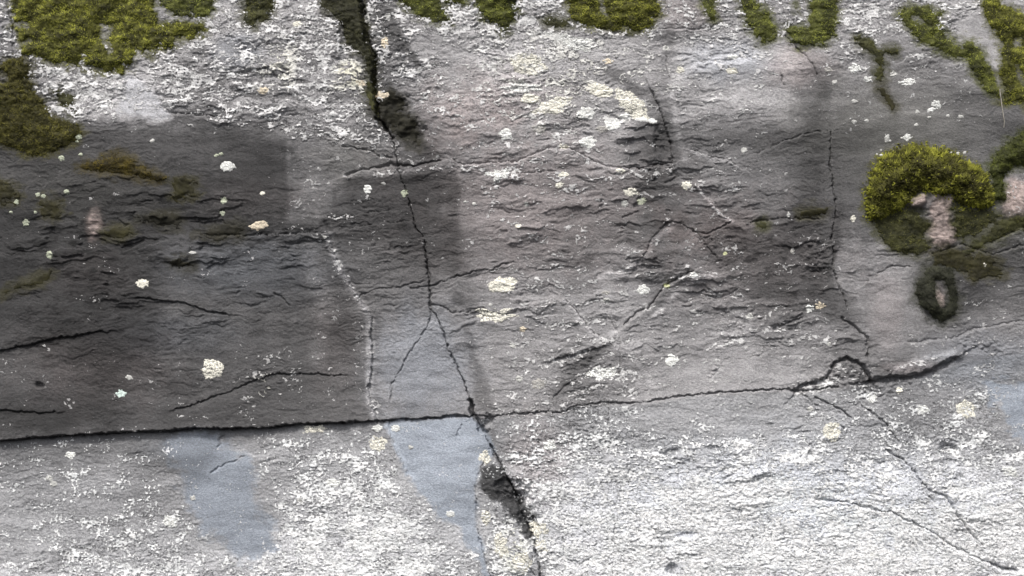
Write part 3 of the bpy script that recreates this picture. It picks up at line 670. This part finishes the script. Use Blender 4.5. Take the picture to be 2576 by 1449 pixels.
moss('moss_patch', [(800,-60),(904,-60),(911,21),(922,69),(926,104),(940,132),(949,142),(942,170),(939,205),(925,186),(918,150),(901,130),(868,106),(860,64),(838,38),(806,14)], 'long dark olive moss strip running down the left side of the upright fissure', ((.026,.026,.016),(.078,.078,.034)), 7, 5, .17, bare=.45, group=G)
moss('moss_patch', [(922,206),(942,205),(946,250),(952,288),(938,284),(930,260),(920,235)], 'narrow green moss sliver inside the fissure under the long olive strip', OLIVE, 5, 4.5, .17, bare=.1, edge=4, group=G)
moss('moss_patch', [(942,240),(962,248),(985,230),(1008,246),(1014,284),(1046,300),(1054,342),(1060,372),(1030,356),(1000,338),(966,312),(948,290)], 'blackish thin moss in the dark hollow of the upright fissure', BLACK, 4, 3.5, .15, bare=1.2, edge=10, group=G)
moss('moss_patch', [(985,-60),(1010,8),(1045,30),(1075,48),(1106,58),(1128,50),(1118,30),(1105,8),(1100,-60)], 'slanting green moss tongue at the top edge just right of the fissure', GREEN, 10, 6, .17, bare=.2, group=G)
moss('moss_patch', [(1113,-60),(1118,8),(1145,14),(1168,10),(1178,-60)], 'smallest moss bit at the top edge, between the slanting tongue and the blunt tongue', GREEN, 7, 5.5, .17, bare=.2, edge=5, group=G)
moss('moss_patch', [(1186,-60),(1200,17),(1220,52),(1248,59),(1262,75),(1279,73),(1290,45),(1304,31),(1290,-60)], 'blunt green moss tongue hanging from the top edge, left of the wide bright tongue', GREEN, 10, 6, .17, bare=.15, group=G)
moss('moss_patch', [(1412,-60),(1431,31),(1456,56),(1501,66),(1539,76),(1567,69),(1588,78),(1612,76),(1636,56),(1660,38),(1648,-60)], 'wide bright yellow-green moss tongue at the top centre right, split by a white slit', BRIGHT, 14, 7, .18, bare=.1, group=G,
     holes=[[(1496,-60),(1512,-60),(1522,22),(1532,44),(1520,40),(1508,22)]])
moss('moss_patch', [(1362,50),(1398,42),(1432,46),(1436,62),(1404,70),(1372,62)], 'thin dull moss shred at the left foot of the wide bright tongue', OLIVE, 4, 4.5, .13, bare=.7, group=G)
moss('moss_patch', [(1754,-60),(1768,21),(1785,49),(1799,52),(1797,21),(1800,-60)], 'thin upright moss sliver on pinkish stone at the top edge', GREEN, 6, 5, .17, bare=.2, edge=5, group=G)
moss('moss_patch', [(1846,-60),(1872,31),(1886,69),(1917,104),(1940,103),(1957,94),(1940,55),(1929,31),(1905,15),(1888,-60)], 'slanting moss tongue at the top, left of the forked patch', GREEN, 10, 6, .17, bare=.15, group=G)
moss('moss_patch', [(1990,-60),(2008,20),(2036,44),(2040,74),(2009,66),(1980,76),(1992,111),(2013,120),(2051,108),(2079,111),(2096,83),(2106,31),(2104,-60)], 'forked moss patch at the top, ending just above a slanting hairline crack', GREEN, 10, 6, .17, bare=.3, edge=10, group=G,
     holes=[[(1985,-60),(2030,-60),(2040,30),(2030,60),(2000,40)]])
moss('moss_patch', [(2145,97),(2183,97),(2207,122),(2232,122),(2259,125),(2256,136),(2220,140),(2224,194),(2217,208),(2200,205),(2204,167),(2198,138),(2155,116)], 'hook-shaped thin moss trail on bare grey stone', OLIVE, 5, 5, .17, bare=.25, edge=6, group=G)
moss('moss_patch', [(2205,222),(2220,226),(2240,243),(2251,271),(2242,275),(2222,246)], 'short dark moss streak below the hook-shaped trail', DARK, 3, 4, .16, bare=.4, edge=5, group=G)
moss('moss_patch', [(2256,38),(2290,17),(2330,20),(2367,31),(2360,59),(2372,87),(2419,125),(2430,104),(2446,100),(2462,116),(2476,146),(2497,184),(2517,229),(2513,246),(2478,222),(2450,188),(2432,150),(2388,139),(2356,122),(2315,104),(2283,69)], 'long moss streamer slanting down to the right towards the hanging dry stem', GREEN, 9, 6, .18, bare=.2, edge=8, group=G,
     holes=[[(2290,44),(2310,40),(2326,58),(2318,66),(2300,58)]])
moss('moss_patch', [(2464,-60),(2476,31),(2490,64),(2516,94),(2521,146),(2513,172),(2526,222),(2527,258),(2566,256),(2700,300),(2700,40),(2576,36),(2520,14),(2500,-60)], 'thick green moss curtain in the top right corner', BRIGHT, 12, 7, .18, bare=.2, edge=8, group=G,
     holes=[[(2550,97),(2568,94),(2570,116),(2552,118)], [(2550,160),(2562,162),(2580,200),(2600,236),(2585,232),(2560,200)]])
moss('moss_patch', [(-90,170),(0,163),(22,152),(35,146),(59,149),(80,180),(64,198),(83,215),(80,229),(111,250),(108,264),(128,288),(163,309),(194,316),(208,330),(194,351),(167,368),(132,385),(80,392),(52,382),(0,361),(-90,350)], 'large dark olive moss mat at the left edge below the largest mat', ((.030,.028,.010),(.15,.14,.03)), 12, 7, .17, bare=.15, edge=8, group=G,
     holes=[[(-90,180),(0,176),(22,190),(20,206),(-90,225)]])
moss('moss_patch', [(128,228),(150,226),(187,243),(184,271),(177,290),(163,274),(138,246)], 'small dull moss island on white lichen beside the large dark left mat', OLIVE, 4, 4.5, .14, bare=.3, edge=6, group=G)
moss('moss_patch', [(194,420),(243,403),(288,387),(333,403),(368,424),(417,448),(404,455),(375,448),(312,438),(250,431)], 'low peaked mound of golden brown moss on the dark slab', ((.032,.026,.010),(.135,.105,.016)), 10, 6, .17, bare=.1, edge=7, group=G)
moss('moss_patch', [(436,462),(456,448),(484,450),(498,472),(488,494),(456,500),(438,490)], 'square brownish dark moss spot right of the golden mound', DARK, 4, 4, .15, bare=.7, edge=15, group=G)
moss('moss_patch', [(-60,458),(30,462),(50,490),(40,510),(-60,515)], 'dark moss smear at the left edge under the large left mat', DARK, 4, 4, .15, bare=.7, edge=15, group=G)
moss('moss_patch', [(101,508),(126,500),(152,506),(156,528),(136,546),(108,538)], 'faint brownish moss spot beside two greenish lichen dots', DARK, 3, 3.5, .14, bare=.7, edge=14, group=G)
moss('moss_patch', [(4,736),(50,715),(80,703),(105,690),(128,680),(130,696),(100,712),(60,724)], 'slanting dark moss stroke at the left edge, half way down', DARK, 4, 4, .16, bare=.3, edge=5, group=G)
moss('moss_patch', [(257,584),(280,574),(330,570),(334,588),(300,597),(262,598)], 'flat dark moss smear below the pink stone streak', DARK, 3, 3.5, .15, bare=.4, edge=5, group=G)
moss('moss_patch', [(347,545),(380,534),(440,532),(456,556),(452,574),(420,570),(390,562),(360,560)], 'black ragged moss patch between the pink streak and the dark ledge', BLACK, 3, 3, .15, bare=.6, edge=8, group=G)
moss('moss_patch', [(493,590),(540,570),(590,562),(611,575),(600,598),(540,602)], 'black moss band on the ledge left of the orange-cream lichen', BLACK, 3, 3, .15, bare=.6, edge=8, group=G)
moss('moss_patch', [(427,658),(455,652),(484,656),(488,672),(450,674)], 'small black moss smudge at the middle of the dark left slab', BLACK, 3, 3, .15, bare=.6, edge=6, group=G)
# the round cushion and its neighbours
moss('moss_cushion', [(2177,548),(2179,472),(2193,437),(2217,403),(2245,380),(2280,370),(2315,370),(2349,376),(2391,387),(2426,404),(2457,422),(2478,444),(2490,476),(2494,505),(2486,524),(2440,526),(2410,518),(2390,488),(2356,494),(2330,478),(2296,484),(2276,504),(2264,530),(2236,536),(2210,552)], 'big round golden green moss cushion standing out from the grey rock at right', GOLD, 36, 14, .17, bare=.02, edge=7, cat='moss cushion', tau=34, rim_pale=24.0)
moss('moss_patch', [(2190,548),(2236,534),(2270,522),(2296,530),(2320,546),(2336,566),(2322,592),(2336,622),(2310,640),(2282,642),(2250,630),(2226,612),(2208,582)], 'olive moss apron hanging under the left side of the round cushion', OLIVE, 7, 5.5, .17, bare=.3, edge=7, group=G)
moss('moss_patch', [(2396,516),(2440,522),(2486,522),(2510,545),(2490,572),(2450,590),(2424,606),(2402,590),(2392,545)], 'thin olive moss smear under the right side of the round cushion', OLIVE, 6, 5, .16, bare=.35, edge=9, group=G)
moss('moss_patch', [(2500,560),(2540,545),(2680,540),(2680,580),(2560,578),(2510,600),(2480,620),(2440,640),(2420,635),(2470,600)], 'ragged olive moss trail on the ledges at the right edge', OLIVE, 5, 4.5, .15, bare=.5, edge=8, group=G)
moss('moss_patch', [(2340,640),(2390,622),(2440,640),(2500,650),(2530,690),(2450,704),(2410,680),(2350,668)], 'thin dark olive moss smudge between the cushion and the ring-shaped moss', DARK, 4, 4, .15, bare=.6, edge=10, group=G)
moss('moss_cushion', [(2700,300),(2576,330),(2548,351),(2509,385),(2494,406),(2486,432),(2496,462),(2502,500),(2520,500),(2523,440),(2540,424),(2566,416),(2700,410)], 'dark green moss cushion cut by the right edge, arching over pink stone', ((.030,.034,.010),(.10,.115,.022)), 18, 8, .19, bare=.05, edge=6, cat='moss cushion', tau=18)
moss('moss_patch', [(2304,713),(2304,755),(2322,779),(2346,800),(2367,808),(2395,796),(2408,775),(2408,741),(2402,713),(2394,690),(2400,676),(2360,668),(2328,674),(2326,694)], 'ring of dark grey-green moss around a bare pink stone knob', ((.024,.025,.017),(.052,.055,.034)), 11, 6.5, .2, bare=-.05, edge=4, group=G, tau=10,
     holes=[[(2352,704),(2348,748),(2360,772),(2377,777),(2390,758),(2386,727),(2372,704)]])
moss('moss_patch', [(2012,532),(2050,524),(2080,526),(2076,540),(2040,544),(2014,543)], 'flat dark moss sliver on the crack left of the round cushion', DARK, 3, 3.5, .15, bare=.4, edge=4, group=G)
moss('moss_patch', [(1902,560),(1924,556),(1932,566),(1918,576),(1902,574)], 'tiny olive moss spot in the dark band, left of the flat sliver', OLIVE, 2.5, 3.5, .15, bare=.3, edge=4, group=G)

# ------------------------------------------------------------------ rock slabs, split along the long crack and the fissure
fiss_u = np.interp(vs, fy_, fx_).astype(np.float32)
cell_below = ((V - main_v[None, :]) > 0)[:-1, :-1]
cell_right = ((U - fiss_u[:, None]) > 0)[:-1, :-1]
idx = np.arange(NU * NV).reshape(NV, NU)
quads_all = np.stack([idx[:-1, :-1], idx[1:, :-1], idx[1:, 1:], idx[:-1, 1:]], -1)
rock_rgb = rock_rgb * (1 - film[..., None]) + filmc * film[..., None]
thick = thick - .45 * film
P_rock = to_world(U, V, h).reshape(-1, 3)
RGB_rock = np.clip(rock_rgb, .012, .8).reshape(-1, 3); RGH = rough.reshape(-1)

def border(sel):
    """outer edge of the modelled face carried back into the hill"""
    out = []
    for a, b in ((idx[0, :-1], idx[0, 1:]), (idx[-1, 1:], idx[-1, :-1]), (idx[1:, 0], idx[:-1, 0]), (idx[:-1, -1], idx[1:, -1])):
        out.append(np.stack([a, b], -1))
    return np.concatenate(out)
BORD = border(None)
def slab(sel, label):
    q = quads_all[sel].reshape(-1, 4)
    used, inv = np.unique(q, return_inverse=True)
    inv = inv.reshape(-1, 4)
    co = P_rock[used]; rgb = RGB_rock[used]; rg = RGH[used]
    lut = np.full(NU * NV, -1); lut[used] = np.arange(len(used))
    e = lut[BORD]; e = e[(e >= 0).all(1)]
    ev = np.unique(e); back = np.full(len(used), -1); back[ev] = len(used) + np.arange(len(ev))
    co = np.vstack([co, co[ev] - ax_n * .5]); rgb = np.vstack([rgb, rgb[ev]]); rg = np.concatenate([rg, rg[ev]])
    sk = np.stack([e[:, 1], e[:, 0], back[e[:, 0]], back[e[:, 1]]], -1)[:, ::-1]
    me = mesh_from('rock_slab', co, quads=np.vstack([inv, sk]))
    add_col(me, 'tint', rgb); add_val(me, 'rough', rg)
    return put('rock_slab', me, mat_rock, label, 'rock slab', 'structure')
slab(~cell_below & ~cell_right, 'dark damp rock slab above the long crack, left of the fissure, white lichen along top')
slab(~cell_below & cell_right, 'brownish grey rock slab above the long crack, right of the fissure, with round moss cushion')
slab(cell_below & ~cell_right, 'pale rock slab below the long crack, left of the fissure, with two bare blue-grey patches')
slab(cell_below & cell_right, 'palest rock slab below the long crack, right of the fissure, whitened all over by lichen')

# ------------------------------------------------------------------ crust lichen sheets (uncountable flecks)
Tk = np.clip(thick / .10, -1, 1)
hc = h + np.where(Tk > 0, .35 + 1.3 * Tk, 1.6 * Tk) + .35 * fbm(U, V, 7, 5, 95, 2) * (Tk > .3)
P_crust = to_world(U, V, hc).reshape(-1, 3)
RGB_crust = crust_rgb.reshape(-1, 3)
tv = Tk > -.35
cell_on = (tv[:-1, :-1] | tv[1:, :-1] | tv[:-1, 1:] | tv[1:, 1:]) & ((Tk[:-1, :-1] > -.9) & (Tk[1:, 1:] > -.9) & (Tk[1:, :-1] > -.9) & (Tk[:-1, 1:] > -.9))
def crust_sheet(sel, label):
    q = quads_all[sel & cell_on].reshape(-1, 4)
    used, inv = np.unique(q, return_inverse=True)
    me = mesh_from('lichen_crust', P_crust[used], quads=inv.reshape(-1, 4))
    add_col(me, 'tint', RGB_crust[used]); add_val(me, 'rough', np.full(len(used), .85))
    put('lichen_crust', me, mat_crust, label, 'lichen', 'stuff')
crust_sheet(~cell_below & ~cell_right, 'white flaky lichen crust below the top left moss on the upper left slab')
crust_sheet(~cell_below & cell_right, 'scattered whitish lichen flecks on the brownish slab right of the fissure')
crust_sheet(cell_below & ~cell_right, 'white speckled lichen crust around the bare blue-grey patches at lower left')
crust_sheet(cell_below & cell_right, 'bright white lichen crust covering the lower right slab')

# ------------------------------------------------------------------ lichen rosettes
def lichen_mat(name, rgb, dark):
    m, t, b = new_mat(name)
    co = t.nodes.new('ShaderNodeTexCoord').outputs['Object']
    mp = node(t, 'ShaderNodeMapping'); mp.inputs['Scale'].default_value = (1, 1, 1.5); t.links.new(co, mp.inputs[0])
    nz = node(t, 'ShaderNodeTexNoise', Scale=90.0, Detail=2.0); t.links.new(co, nz.inputs['Vector'])
    mx_ = node(t, 'ShaderNodeMix', data_type='VECTOR'); mx_.inputs[0].default_value = .012
    t.links.new(mp.outputs[0], mx_.inputs[4]); t.links.new(nz.outputs['Color'], mx_.inputs[5])
    vo = node(t, 'ShaderNodeTexVoronoi', Scale=150.0, feature='DISTANCE_TO_EDGE'); t.links.new(mx_.outputs[1], vo.inputs['Vector'])
    f = ramp(t, vo.outputs['Distance'], [(.0, dark), (.09, rgb)])
    n2 = node(t, 'ShaderNodeTexNoise', Scale=200.0, Detail=3.0); t.links.new(co, n2.inputs['Vector'])
    t.links.new(mult(t, f, ramp(t, n2.outputs[0], [(.3, .82), (.7, 1.12)])), b.inputs['Base Color'])
    b.inputs['Roughness'].default_value = .9; b.inputs['Specular IOR Level'].default_value = .15
    bp = node(t, 'ShaderNodeBump', Strength=.7, Distance=.003); t.links.new(vo.outputs['Distance'], bp.inputs['Height']); t.links.new(bp.outputs[0], b.inputs['Normal'])
    return m
LM = {'w': lichen_mat('white_lichen', (.76, .77, .75), (.44, .44, .42)), 'c': lichen_mat('cream_lichen', (.75, .73, .65), (.42, .41, .35)),
      'g': lichen_mat('greenish_lichen', (.62, .65, .52), (.36, .38, .28)), 'o': lichen_mat('buff_lichen', (.70, .62, .49), (.38, .32, .24)),
      'm': lichen_mat('mint_lichen', (.60, .70, .66), (.40, .46, .44)), 'y': lichen_mat('yellow_green_lichen', (.58, .60, .36), (.3, .32, .18)), 's': lichen_mat('grey_lichen', (.40, .39, .37), (.24, .23, .22))}
LM['p'] = lichen_mat('thin_white_lichen', (.50, .50, .48), (.34, .34, .33)); LM['q'] = lichen_mat('thin_greenish_lichen', (.44, .47, .37), (.28, .30, .22))
GL = 'lichen rosettes on the rock'
def rosette(x, y, rx, ry, kind, label, rot=0.0, lobe=.16, group=GL):
    if rx < 9.5: kind = {'w': 'p', 'g': 'q'}.get(kind, kind)
    rs = np.random.RandomState(int(x * 31 + y * 7) % 99991)
    ns = 24
    ks = np.arange(2, 9); am = lobe * rs.normal(size=7) / np.where(ks > 2, ks ** .5, 2.2) * .55; ph = rs.uniform(0, 6.28, 7)
    st = 1.5 if rx > 12 else 1.1
    m_ = max(rx, ry) * 1.5 + 4
    u, v = np.meshgrid(np.arange(x - m_, x + m_, st).astype(np.float32), np.arange(y - m_, y + m_, st).astype(np.float32))
    a = R(rot)
    e = ((u - x) * math.cos(a) + (v - y) * math.sin(a)) / rx; f = (-(u - x) * math.sin(a) + (v - y) * math.cos(a)) / ry
    th = np.arctan2(f, e); out = 1 + sum(c * np.cos(k * th + p) for c, k, p in zip(am, ks, ph))
    r = np.hypot(e, f)
    n1 = fbm(u, v, 8, 6, 300, 2); n2 = fbm(u, v, 9, 5, 301, 2)
    sd = (np.clip(out, .6, 1.45) - r) * min(rx, ry) + n1 * min(2.6, ry * .3) * (1 + 2 * max(0, lobe - .16))
    gap = sstep(.16, .02, np.abs(n2)) * sstep(4, 9, min(rx, ry)) * (1.0 + .8 * (lobe > .2)) + (lobe > .2) * 1.6 * sstep(.4, .9, fbm(u, v, 22, 14, 302, 2))
    zo = np.clip(sd * .8, -2, 1.3) - 1.6 * gap * (sd > 0) + .2 * n1
    on = zo > -.9
    cell = on[:-1, :-1] | on[1:, :-1] | on[:-1, 1:] | on[1:, 1:]
    id_ = np.arange(u.size).reshape(u.shape)
    q = np.stack([id_[:-1, :-1], id_[1:, :-1], id_[1:, 1:], id_[:-1, 1:]], -1)[cell]
    used, inv = np.unique(q, return_inverse=True)
    me = mesh_from('lichen_rosette', to_world(u, v, sample(h, u, v) + zo + .4).reshape(-1, 3)[used], quads=inv.reshape(-1, 4))
    return put('lichen_rosette', me, LM[kind], label, 'lichen', None, group)

ROS = [
 # dark upper left slab
 (572,419,19,12,'w','oval white lichen on the dark slab right of the golden moss mound'),
 (651,567,22,11,'o','orange-cream slanting oval lichen on the black ledge',-15),
 (360,713,15,10,'c','oval cream lichen alone in the middle of the dark left slab'),
 (535,928,27,24,'c','big squarish cream lichen low on the dark left slab',0,.27),
 (304,990,12,9,'m','mint white oval lichen just above the long crack'),
 (325,950,8,6,'w','small white lichen just above the mint white one'),
 (199,345,8,8,'g','round greenish lichen touching the lower edge of the large dark left moss'),
 (155,398,7,7,'g','pale round lichen left of the golden moss mound, higher of two'),
 (169,483,6,6,'g','pale round lichen below the golden moss mound'),
 (384,355,6,5,'w','small white lichen dot above the golden moss mound'),
 (563,504,8,8,'g','greenish round lichen right of the square brown moss spot, upper of two'),
 (559,536,6,6,'g','greenish round lichen right of the square brown moss spot, lower of two'),
 (64,560,8,8,'g','greenish lichen at the left edge below the dark moss smear'),
 (126,641,9,9,'g','greenish lichen with a ragged rim above the slanting dark moss stroke'),
 (42,509,6,6,'g','greenish lichen inside the dark moss smear at the left edge'),
 (486,636,7,4,'w','small flat white lichen above the black moss smudge'),
 (925,476,10,10,'w','round pale lichen left of the fissure, under the short bright ledge'),
 (1018,486,8,9,'g','greenish lichen sitting right on the fissure line under the ledge'),
 (660,486,6,4,'c','small cream lichen dot high on the dark slab above the orange-cream one'),
 # around the fissure top
 (748,61,12,7,'c','cream lichen flake under the top edge left of the fissure moss'),
 (663,229,14,8,'o','buff lichen flake within the white crust, left of the fissure'),
 (908,210,13,8,'o','orange-tinted lichen touching the foot of the long olive moss strip'),
 (969,108,8,12,'o','upright buff lichen on the rib right of the fissure'),
 (922,45,8,12,'w','upright white lichen at the top of the fissure rib'),
 (977,43,6,8,'w','small white lichen on the dark stripe right of the fissure rib'),
 (986,295,7,6,'w','white lichen dot in the dark hollow of the fissure'),
 (962,240,18,9,'o','buff lichen patch at the head of the dark hollow in the fissure'),
 # brownish slab, centre
 (1438,104,60,17,'w','long slanting white lichen patch below the wide bright moss tongue',16,.3),
 (1327,160,44,27,'c','large cream lichen patch left of the long slanting white one',10,.3),
 (1316,219,46,11,'w','flat white lichen band under the large cream patch',0,.3),
 (1334,248,24,12,'c','cream oval lichen just under the flat white band'),
 (1391,266,46,18,'c','big cream lichen sloping up to the right, among the centre cluster',-16,.2),
 (1508,226,36,16,'c','cream oval lichen left of the triangular cream patch',14,.2),
 (1590,262,50,24,'c','largest triangular cream lichen patch below a slanting dark stain',28,.34),
 (1475,285,21,16,'w','round white lichen between the big sloping cream one and the triangle'),
 (1357,323,16,13,'s','greyish speckled round lichen under the big sloping cream one'),
 (1541,312,21,15,'w','round white lichen broken into plates, under the triangular patch'),
 (1515,325,15,8,'s','grey lichen flake against the left of the plated round one'),
 (1480,358,20,14,'w','bluish white round lichen, lowest of the centre cluster'),
 (1572,294,14,10,'w','white lichen at the lower left corner of the triangular patch'),
 (1615,300,14,6,'w','flat white lichen under the triangular patch, left of a pair'),
 (1640,304,11,7,'w','flat white lichen under the triangular patch, right of a pair'),
 (1272,338,15,15,'w','very round white lichen alone right of the fissure hollow'),
 (1676,120,8,6,'w','small white lichen by the upright hairline under the pinkish stone'),
 (1530,153,12,6,'o','small buff lichen right of the long slanting white patch'),
 (1712,175,9,8,'c','small cream lichen on the smooth grey stone, left of two more'),
 (1843,144,14,6,'w','flat white lichen on the smooth grey stone, upper of two'),
 (1841,179,14,8,'c','cream lichen on the smooth grey stone, lower of two'),
 (1417,368,12,6,'c','small cream lichen on the crest of the curved ledge'),
 (1255,440,24,16,'w','white lichen cluster on the bright ledge right of the fissure',0,.34),
 (1560,430,11,6,'c','small cream lichen just under the curved ledge at its right part'),
 (1417,439,14,7,'c','flat cream lichen under the crest of the curved ledge'),
 (1407,465,9,8,'c','small round cream lichen below the flat cream one under the crest'),
 (1587,484,17,10,'c','squarish cream lichen below the right end of the curved ledge'),
 (1572,512,9,8,'w','white lichen below the squarish cream one, left of a pair'),
 (1615,506,12,8,'g','greenish white lichen below the squarish cream one, right of a pair',-15),
 (1872,378,7,7,'w','small white lichen on the brownish stone below the smooth grey dome'),
 (1726,467,12,10,'c','cream lichen at the head of the pale slanting rib'),
 (1324,514,5,5,'w','bright white dot alone on the brown stone below the curved ledge'),
 (1304,569,7,5,'c','cream dot alone on the brown stone, under the bright white dot'),
 (1264,717,36,19,'c','big bright cream oval lichen right of the crossing cracks',-8,.14),
 (1619,729,15,13,'w','lobed white lichen left of the diagonal crack on the mound'),
 (1678,719,7,5,'y','yellow-green lichen dot on the diagonal crack of the mound'),
 (1527,756,9,7,'w','small white lichen left of the lobed white one, lower of two'),
 (1525,736,9,5,'s','small grey-white lichen left of the lobed white one, upper of two'),
 (1690,907,16,15,'w','square white lichen alone on the smooth pale band above the long crack'),
 (1515,938,36,16,'w','wide white lichen patch above the long crack, left of the square white one',0,.34),
 (1306,953,9,8,'w','white lichen left of the round grey ringed one'),
 (1355,966,17,13,'s','round grey ringed lichen just above the long crack'),
 (1315,828,8,6,'o','buff lichen dot between the crossing cracks and the wide white patch'),
 (1245,794,44,15,'c','pale speckled lichen patch below the big bright cream oval',0,.34),
 (1290,869,9,6,'w','small white lichen below the speckled patch'),
 (1744,692,10,7,'w','white lichen at the upper end of the diagonal crack on the mound'),
 (1824,638,5,4,'y','tiny yellow-green lichen in the dark band right of the mound'),
 (1886,796,9,8,'w','round white lichen below the dark band right of the mound'),
 # right
 (2247,187,8,8,'w','white lichen ring beside the foot of the hook-shaped moss',0,.25),
 (2282,208,17,10,'w','lumpy white lichen right of the foot of the hook-shaped moss',0,.3),
 (2148,174,14,11,'w','white lichen flake left of the foot of the hook-shaped moss, upper',0,.3),
 (2181,200,10,7,'w','white lichen flake left of the foot of the hook-shaped moss, lower',0,.3),
 (2082,177,10,6,'s','grey-white lichen right of the slanting hairline crack'),
 (2098,208,7,5,'w','small white lichen below the end of the slanting hairline crack'),
 (2148,256,7,5,'w','single white lichen left of the short dark moss streak'),
 (2355,263,13,9,'w','white lichen clump well above the round moss cushion',20,.34),
 (2341,277,10,5,'w','white lichen trailing down left from the clump above the cushion',-20),
 (2417,293,6,4,'w','white dot right of the clump above the cushion'),
 (2231,349,6,10,'w','tall narrow white lichen above the left shoulder of the cushion'),
 (2282,346,10,8,'w','white ring-shaped lichen straight above the cushion'),
 (2146,550,5,8,'c','cream upright lichen at the lower left foot of the round cushion'),
 (1983,541,4,6,'w','small white lichen at the left end of the flat dark moss sliver'),
 (1995,631,5,7,'s','grey outlined lichen in the dark band left of the upright crack'),
 (2037,776,10,9,'w','white lichen beside the upright crack, left of a pinkish one'),
 (2064,770,12,8,'o','pinkish lichen touching the upright crack',0,.25),
 (2476,666,6,7,'c','cream lichen on the dark olive smudge right of the ring-shaped moss'),
 (2436,579,8,4,'w','white flake on the olive smear under the round cushion'),
 (2084,866,5,5,'w','single white dot on the pale stone left of the block corner'),
 # lower left slab
 (123,1203,9,6,'w','white lichen at far left below the long crack, upper of two'),
 (134,1218,9,7,'w','white lichen at far left below the long crack, lower of two'),
 (174,1146,12,9,'w','pinkish white lichen just below the long crack at left'),
 (429,1312,20,14,'w','bright white lichen left of the bare oval blue-grey patch',0,.25),
 (484,1254,6,6,'w','small white ring on the left rim of the oval blue-grey patch'),
 (835,1215,19,10,'w','bright white oval lichen in the middle of the lower left slab'),
 (949,1345,20,12,'w','bright white lichen near the bottom, left of the blue-grey wedge'),
 (755,1257,7,6,'w','small white lichen left below the bright white oval'),
 (951,1116,22,18,'c','creamy white lichen on the left rim of the blue-grey wedge',0,.25),
 (949,1078,12,9,'w','white lichen between the long crack and the creamy wedge-rim one'),
 (995,1078,11,8,'w','pale lichen in the upper left corner of the blue-grey wedge'),
 (1033,1125,6,5,'w','lone white dot inside the blue-grey wedge'),
 (790,1080,28,9,'c','yellowish flat lichen right under the long crack',-3,.25),
 (1133,1293,10,8,'w','whitish lichen near the lower tip of the blue-grey wedge'),
 # lower fissure and lower right slab
 (1220,1151,14,16,'c','cream lichen on the right rim of the blue-grey wedge, above the dark hollow',0,.25),
 (1222,1302,11,18,'c','upright cream lichen left of the black hollow in the fissure',-8,.25),
 (1260,1373,16,32,'c','tall cream lichen on the rib below the black hollow',-12,.25),
 (1313,1415,24,27,'c','cream lichen lump at the bottom between two fissure cracks',0,.25),
 (1355,1331,22,20,'c','cream lichen lump on the right lip of the black hollow',0,.25),
 (1362,1375,16,15,'c','cream lichen lump just under the one on the hollow lip',0,.25),
 (1383,1120,17,12,'w','bright white lichen right of the fissure below the long crack',0,.25),
 (2092,1085,22,24,'c','cream lichen in the whitened slab below the long crack at right',0,.3),
 (2193,1002,12,11,'w','round white lichen just under the dark ledge at right',0,.25),
 (2039,1029,8,6,'w','small white lichen left of a short curved crack'),
 (2430,1030,24,22,'c','large creamy white lichen beside the grey patch at the right edge',0,.3),
 (2318,1031,15,12,'w','white lichen left of the large creamy white one',0,.3),
 (2540,1186,20,12,'w','bright white lichen at the right edge of the lower slab',25,.25),
 (2193,1397,14,7,'w','white lichen near the bottom between the two long slanting cracks',10,.25),
 (2263,982,7,8,'c','cream lichen directly below the dark ledge, right of the round white one'),
]
for r in ROS:
    x, y, rx, ry, k, lab = r[:6]
    rosette(x, y, rx, ry, k, lab, *(r[6:]))
DOTS = [
 ('tiny greenish lichen dot scattered on the dark slab around the golden moss mound', 'lichen dots around the golden moss mound', 'g', [(194,356,4),(204,389,5),(556,387,5),(544,391,5),(95,490,6),(109,493,6),(28,534,4),(90,534,4)]),
 ('tiny white lichen dot on the smooth grey stone around the top of the round cushion', 'lichen dots above the round cushion', 'w', [(2306,282,5),(2384,291,4),(2336,296,4),(2148,307,6),(2179,304,5),(2304,315,5),(2238,355,4),(2268,348,3),(2217,390,4),(2206,388,2.5),(2216,377,2.5),(2410,386,4.5),(2427,384,4.5),(2393,384,3),(2241,742,4),(2243,638,4)][:14]),
 ('tiny pale lichen dot scattered low on the damp slab near the crossing cracks', 'lichen dots near the crossing cracks', 'w', [(818,597,5),(1192,513,5),(1170,508,4),(1234,767,5),(965,462,5)]),
]
for lab, grp, k, pts in DOTS:
    for x, y, r in pts: rosette(x, y, r * .95, r * .75, k, lab, 0, .12, grp)

# ------------------------------------------------------------------ the dry stem hanging below the moss streamer
sm, t, b = new_mat('dry_stem')
nn = node(t, 'ShaderNodeTexNoise', Scale=120.0); co = t.nodes.new('ShaderNodeTexCoord').outputs['Object']; t.links.new(co, nn.inputs['Vector'])
t.links.new(ramp(t, nn.outputs[0], [(.3, (.22, .20, .165)), (.7, (.38, .355, .31))]), b.inputs['Base Color']); b.inputs['Roughness'].default_value = .8
path = [(2514,225),(2517,245),(2520,265),(2523,288),(2526,306),(2525,321)]
vsx, q = [], []
for i, (x, y) in enumerate(path):
    r = 1.7 - 1.0 * i / (len(path) - 1)
    for j in range(6):
        an = j / 6 * 2 * math.pi
        vsx.append((x + r * math.cos(an), y, float(sample(h, x, y)) + 4 + r * math.sin(an)))
for i in range(len(path) - 1):
    for j in range(6): q.append((i * 6 + j, i * 6 + (j + 1) % 6, (i + 1) * 6 + (j + 1) % 6, (i + 1) * 6 + j))
vsx = np.array(vsx)
me = mesh_from('dry_stem', to_world(vsx[:, 0], vsx[:, 1], vsx[:, 2]), quads=np.array(q))
put('dry_stem', me, sm, 'thin pale dry stem hanging from the tip of the long moss streamer', 'stem')
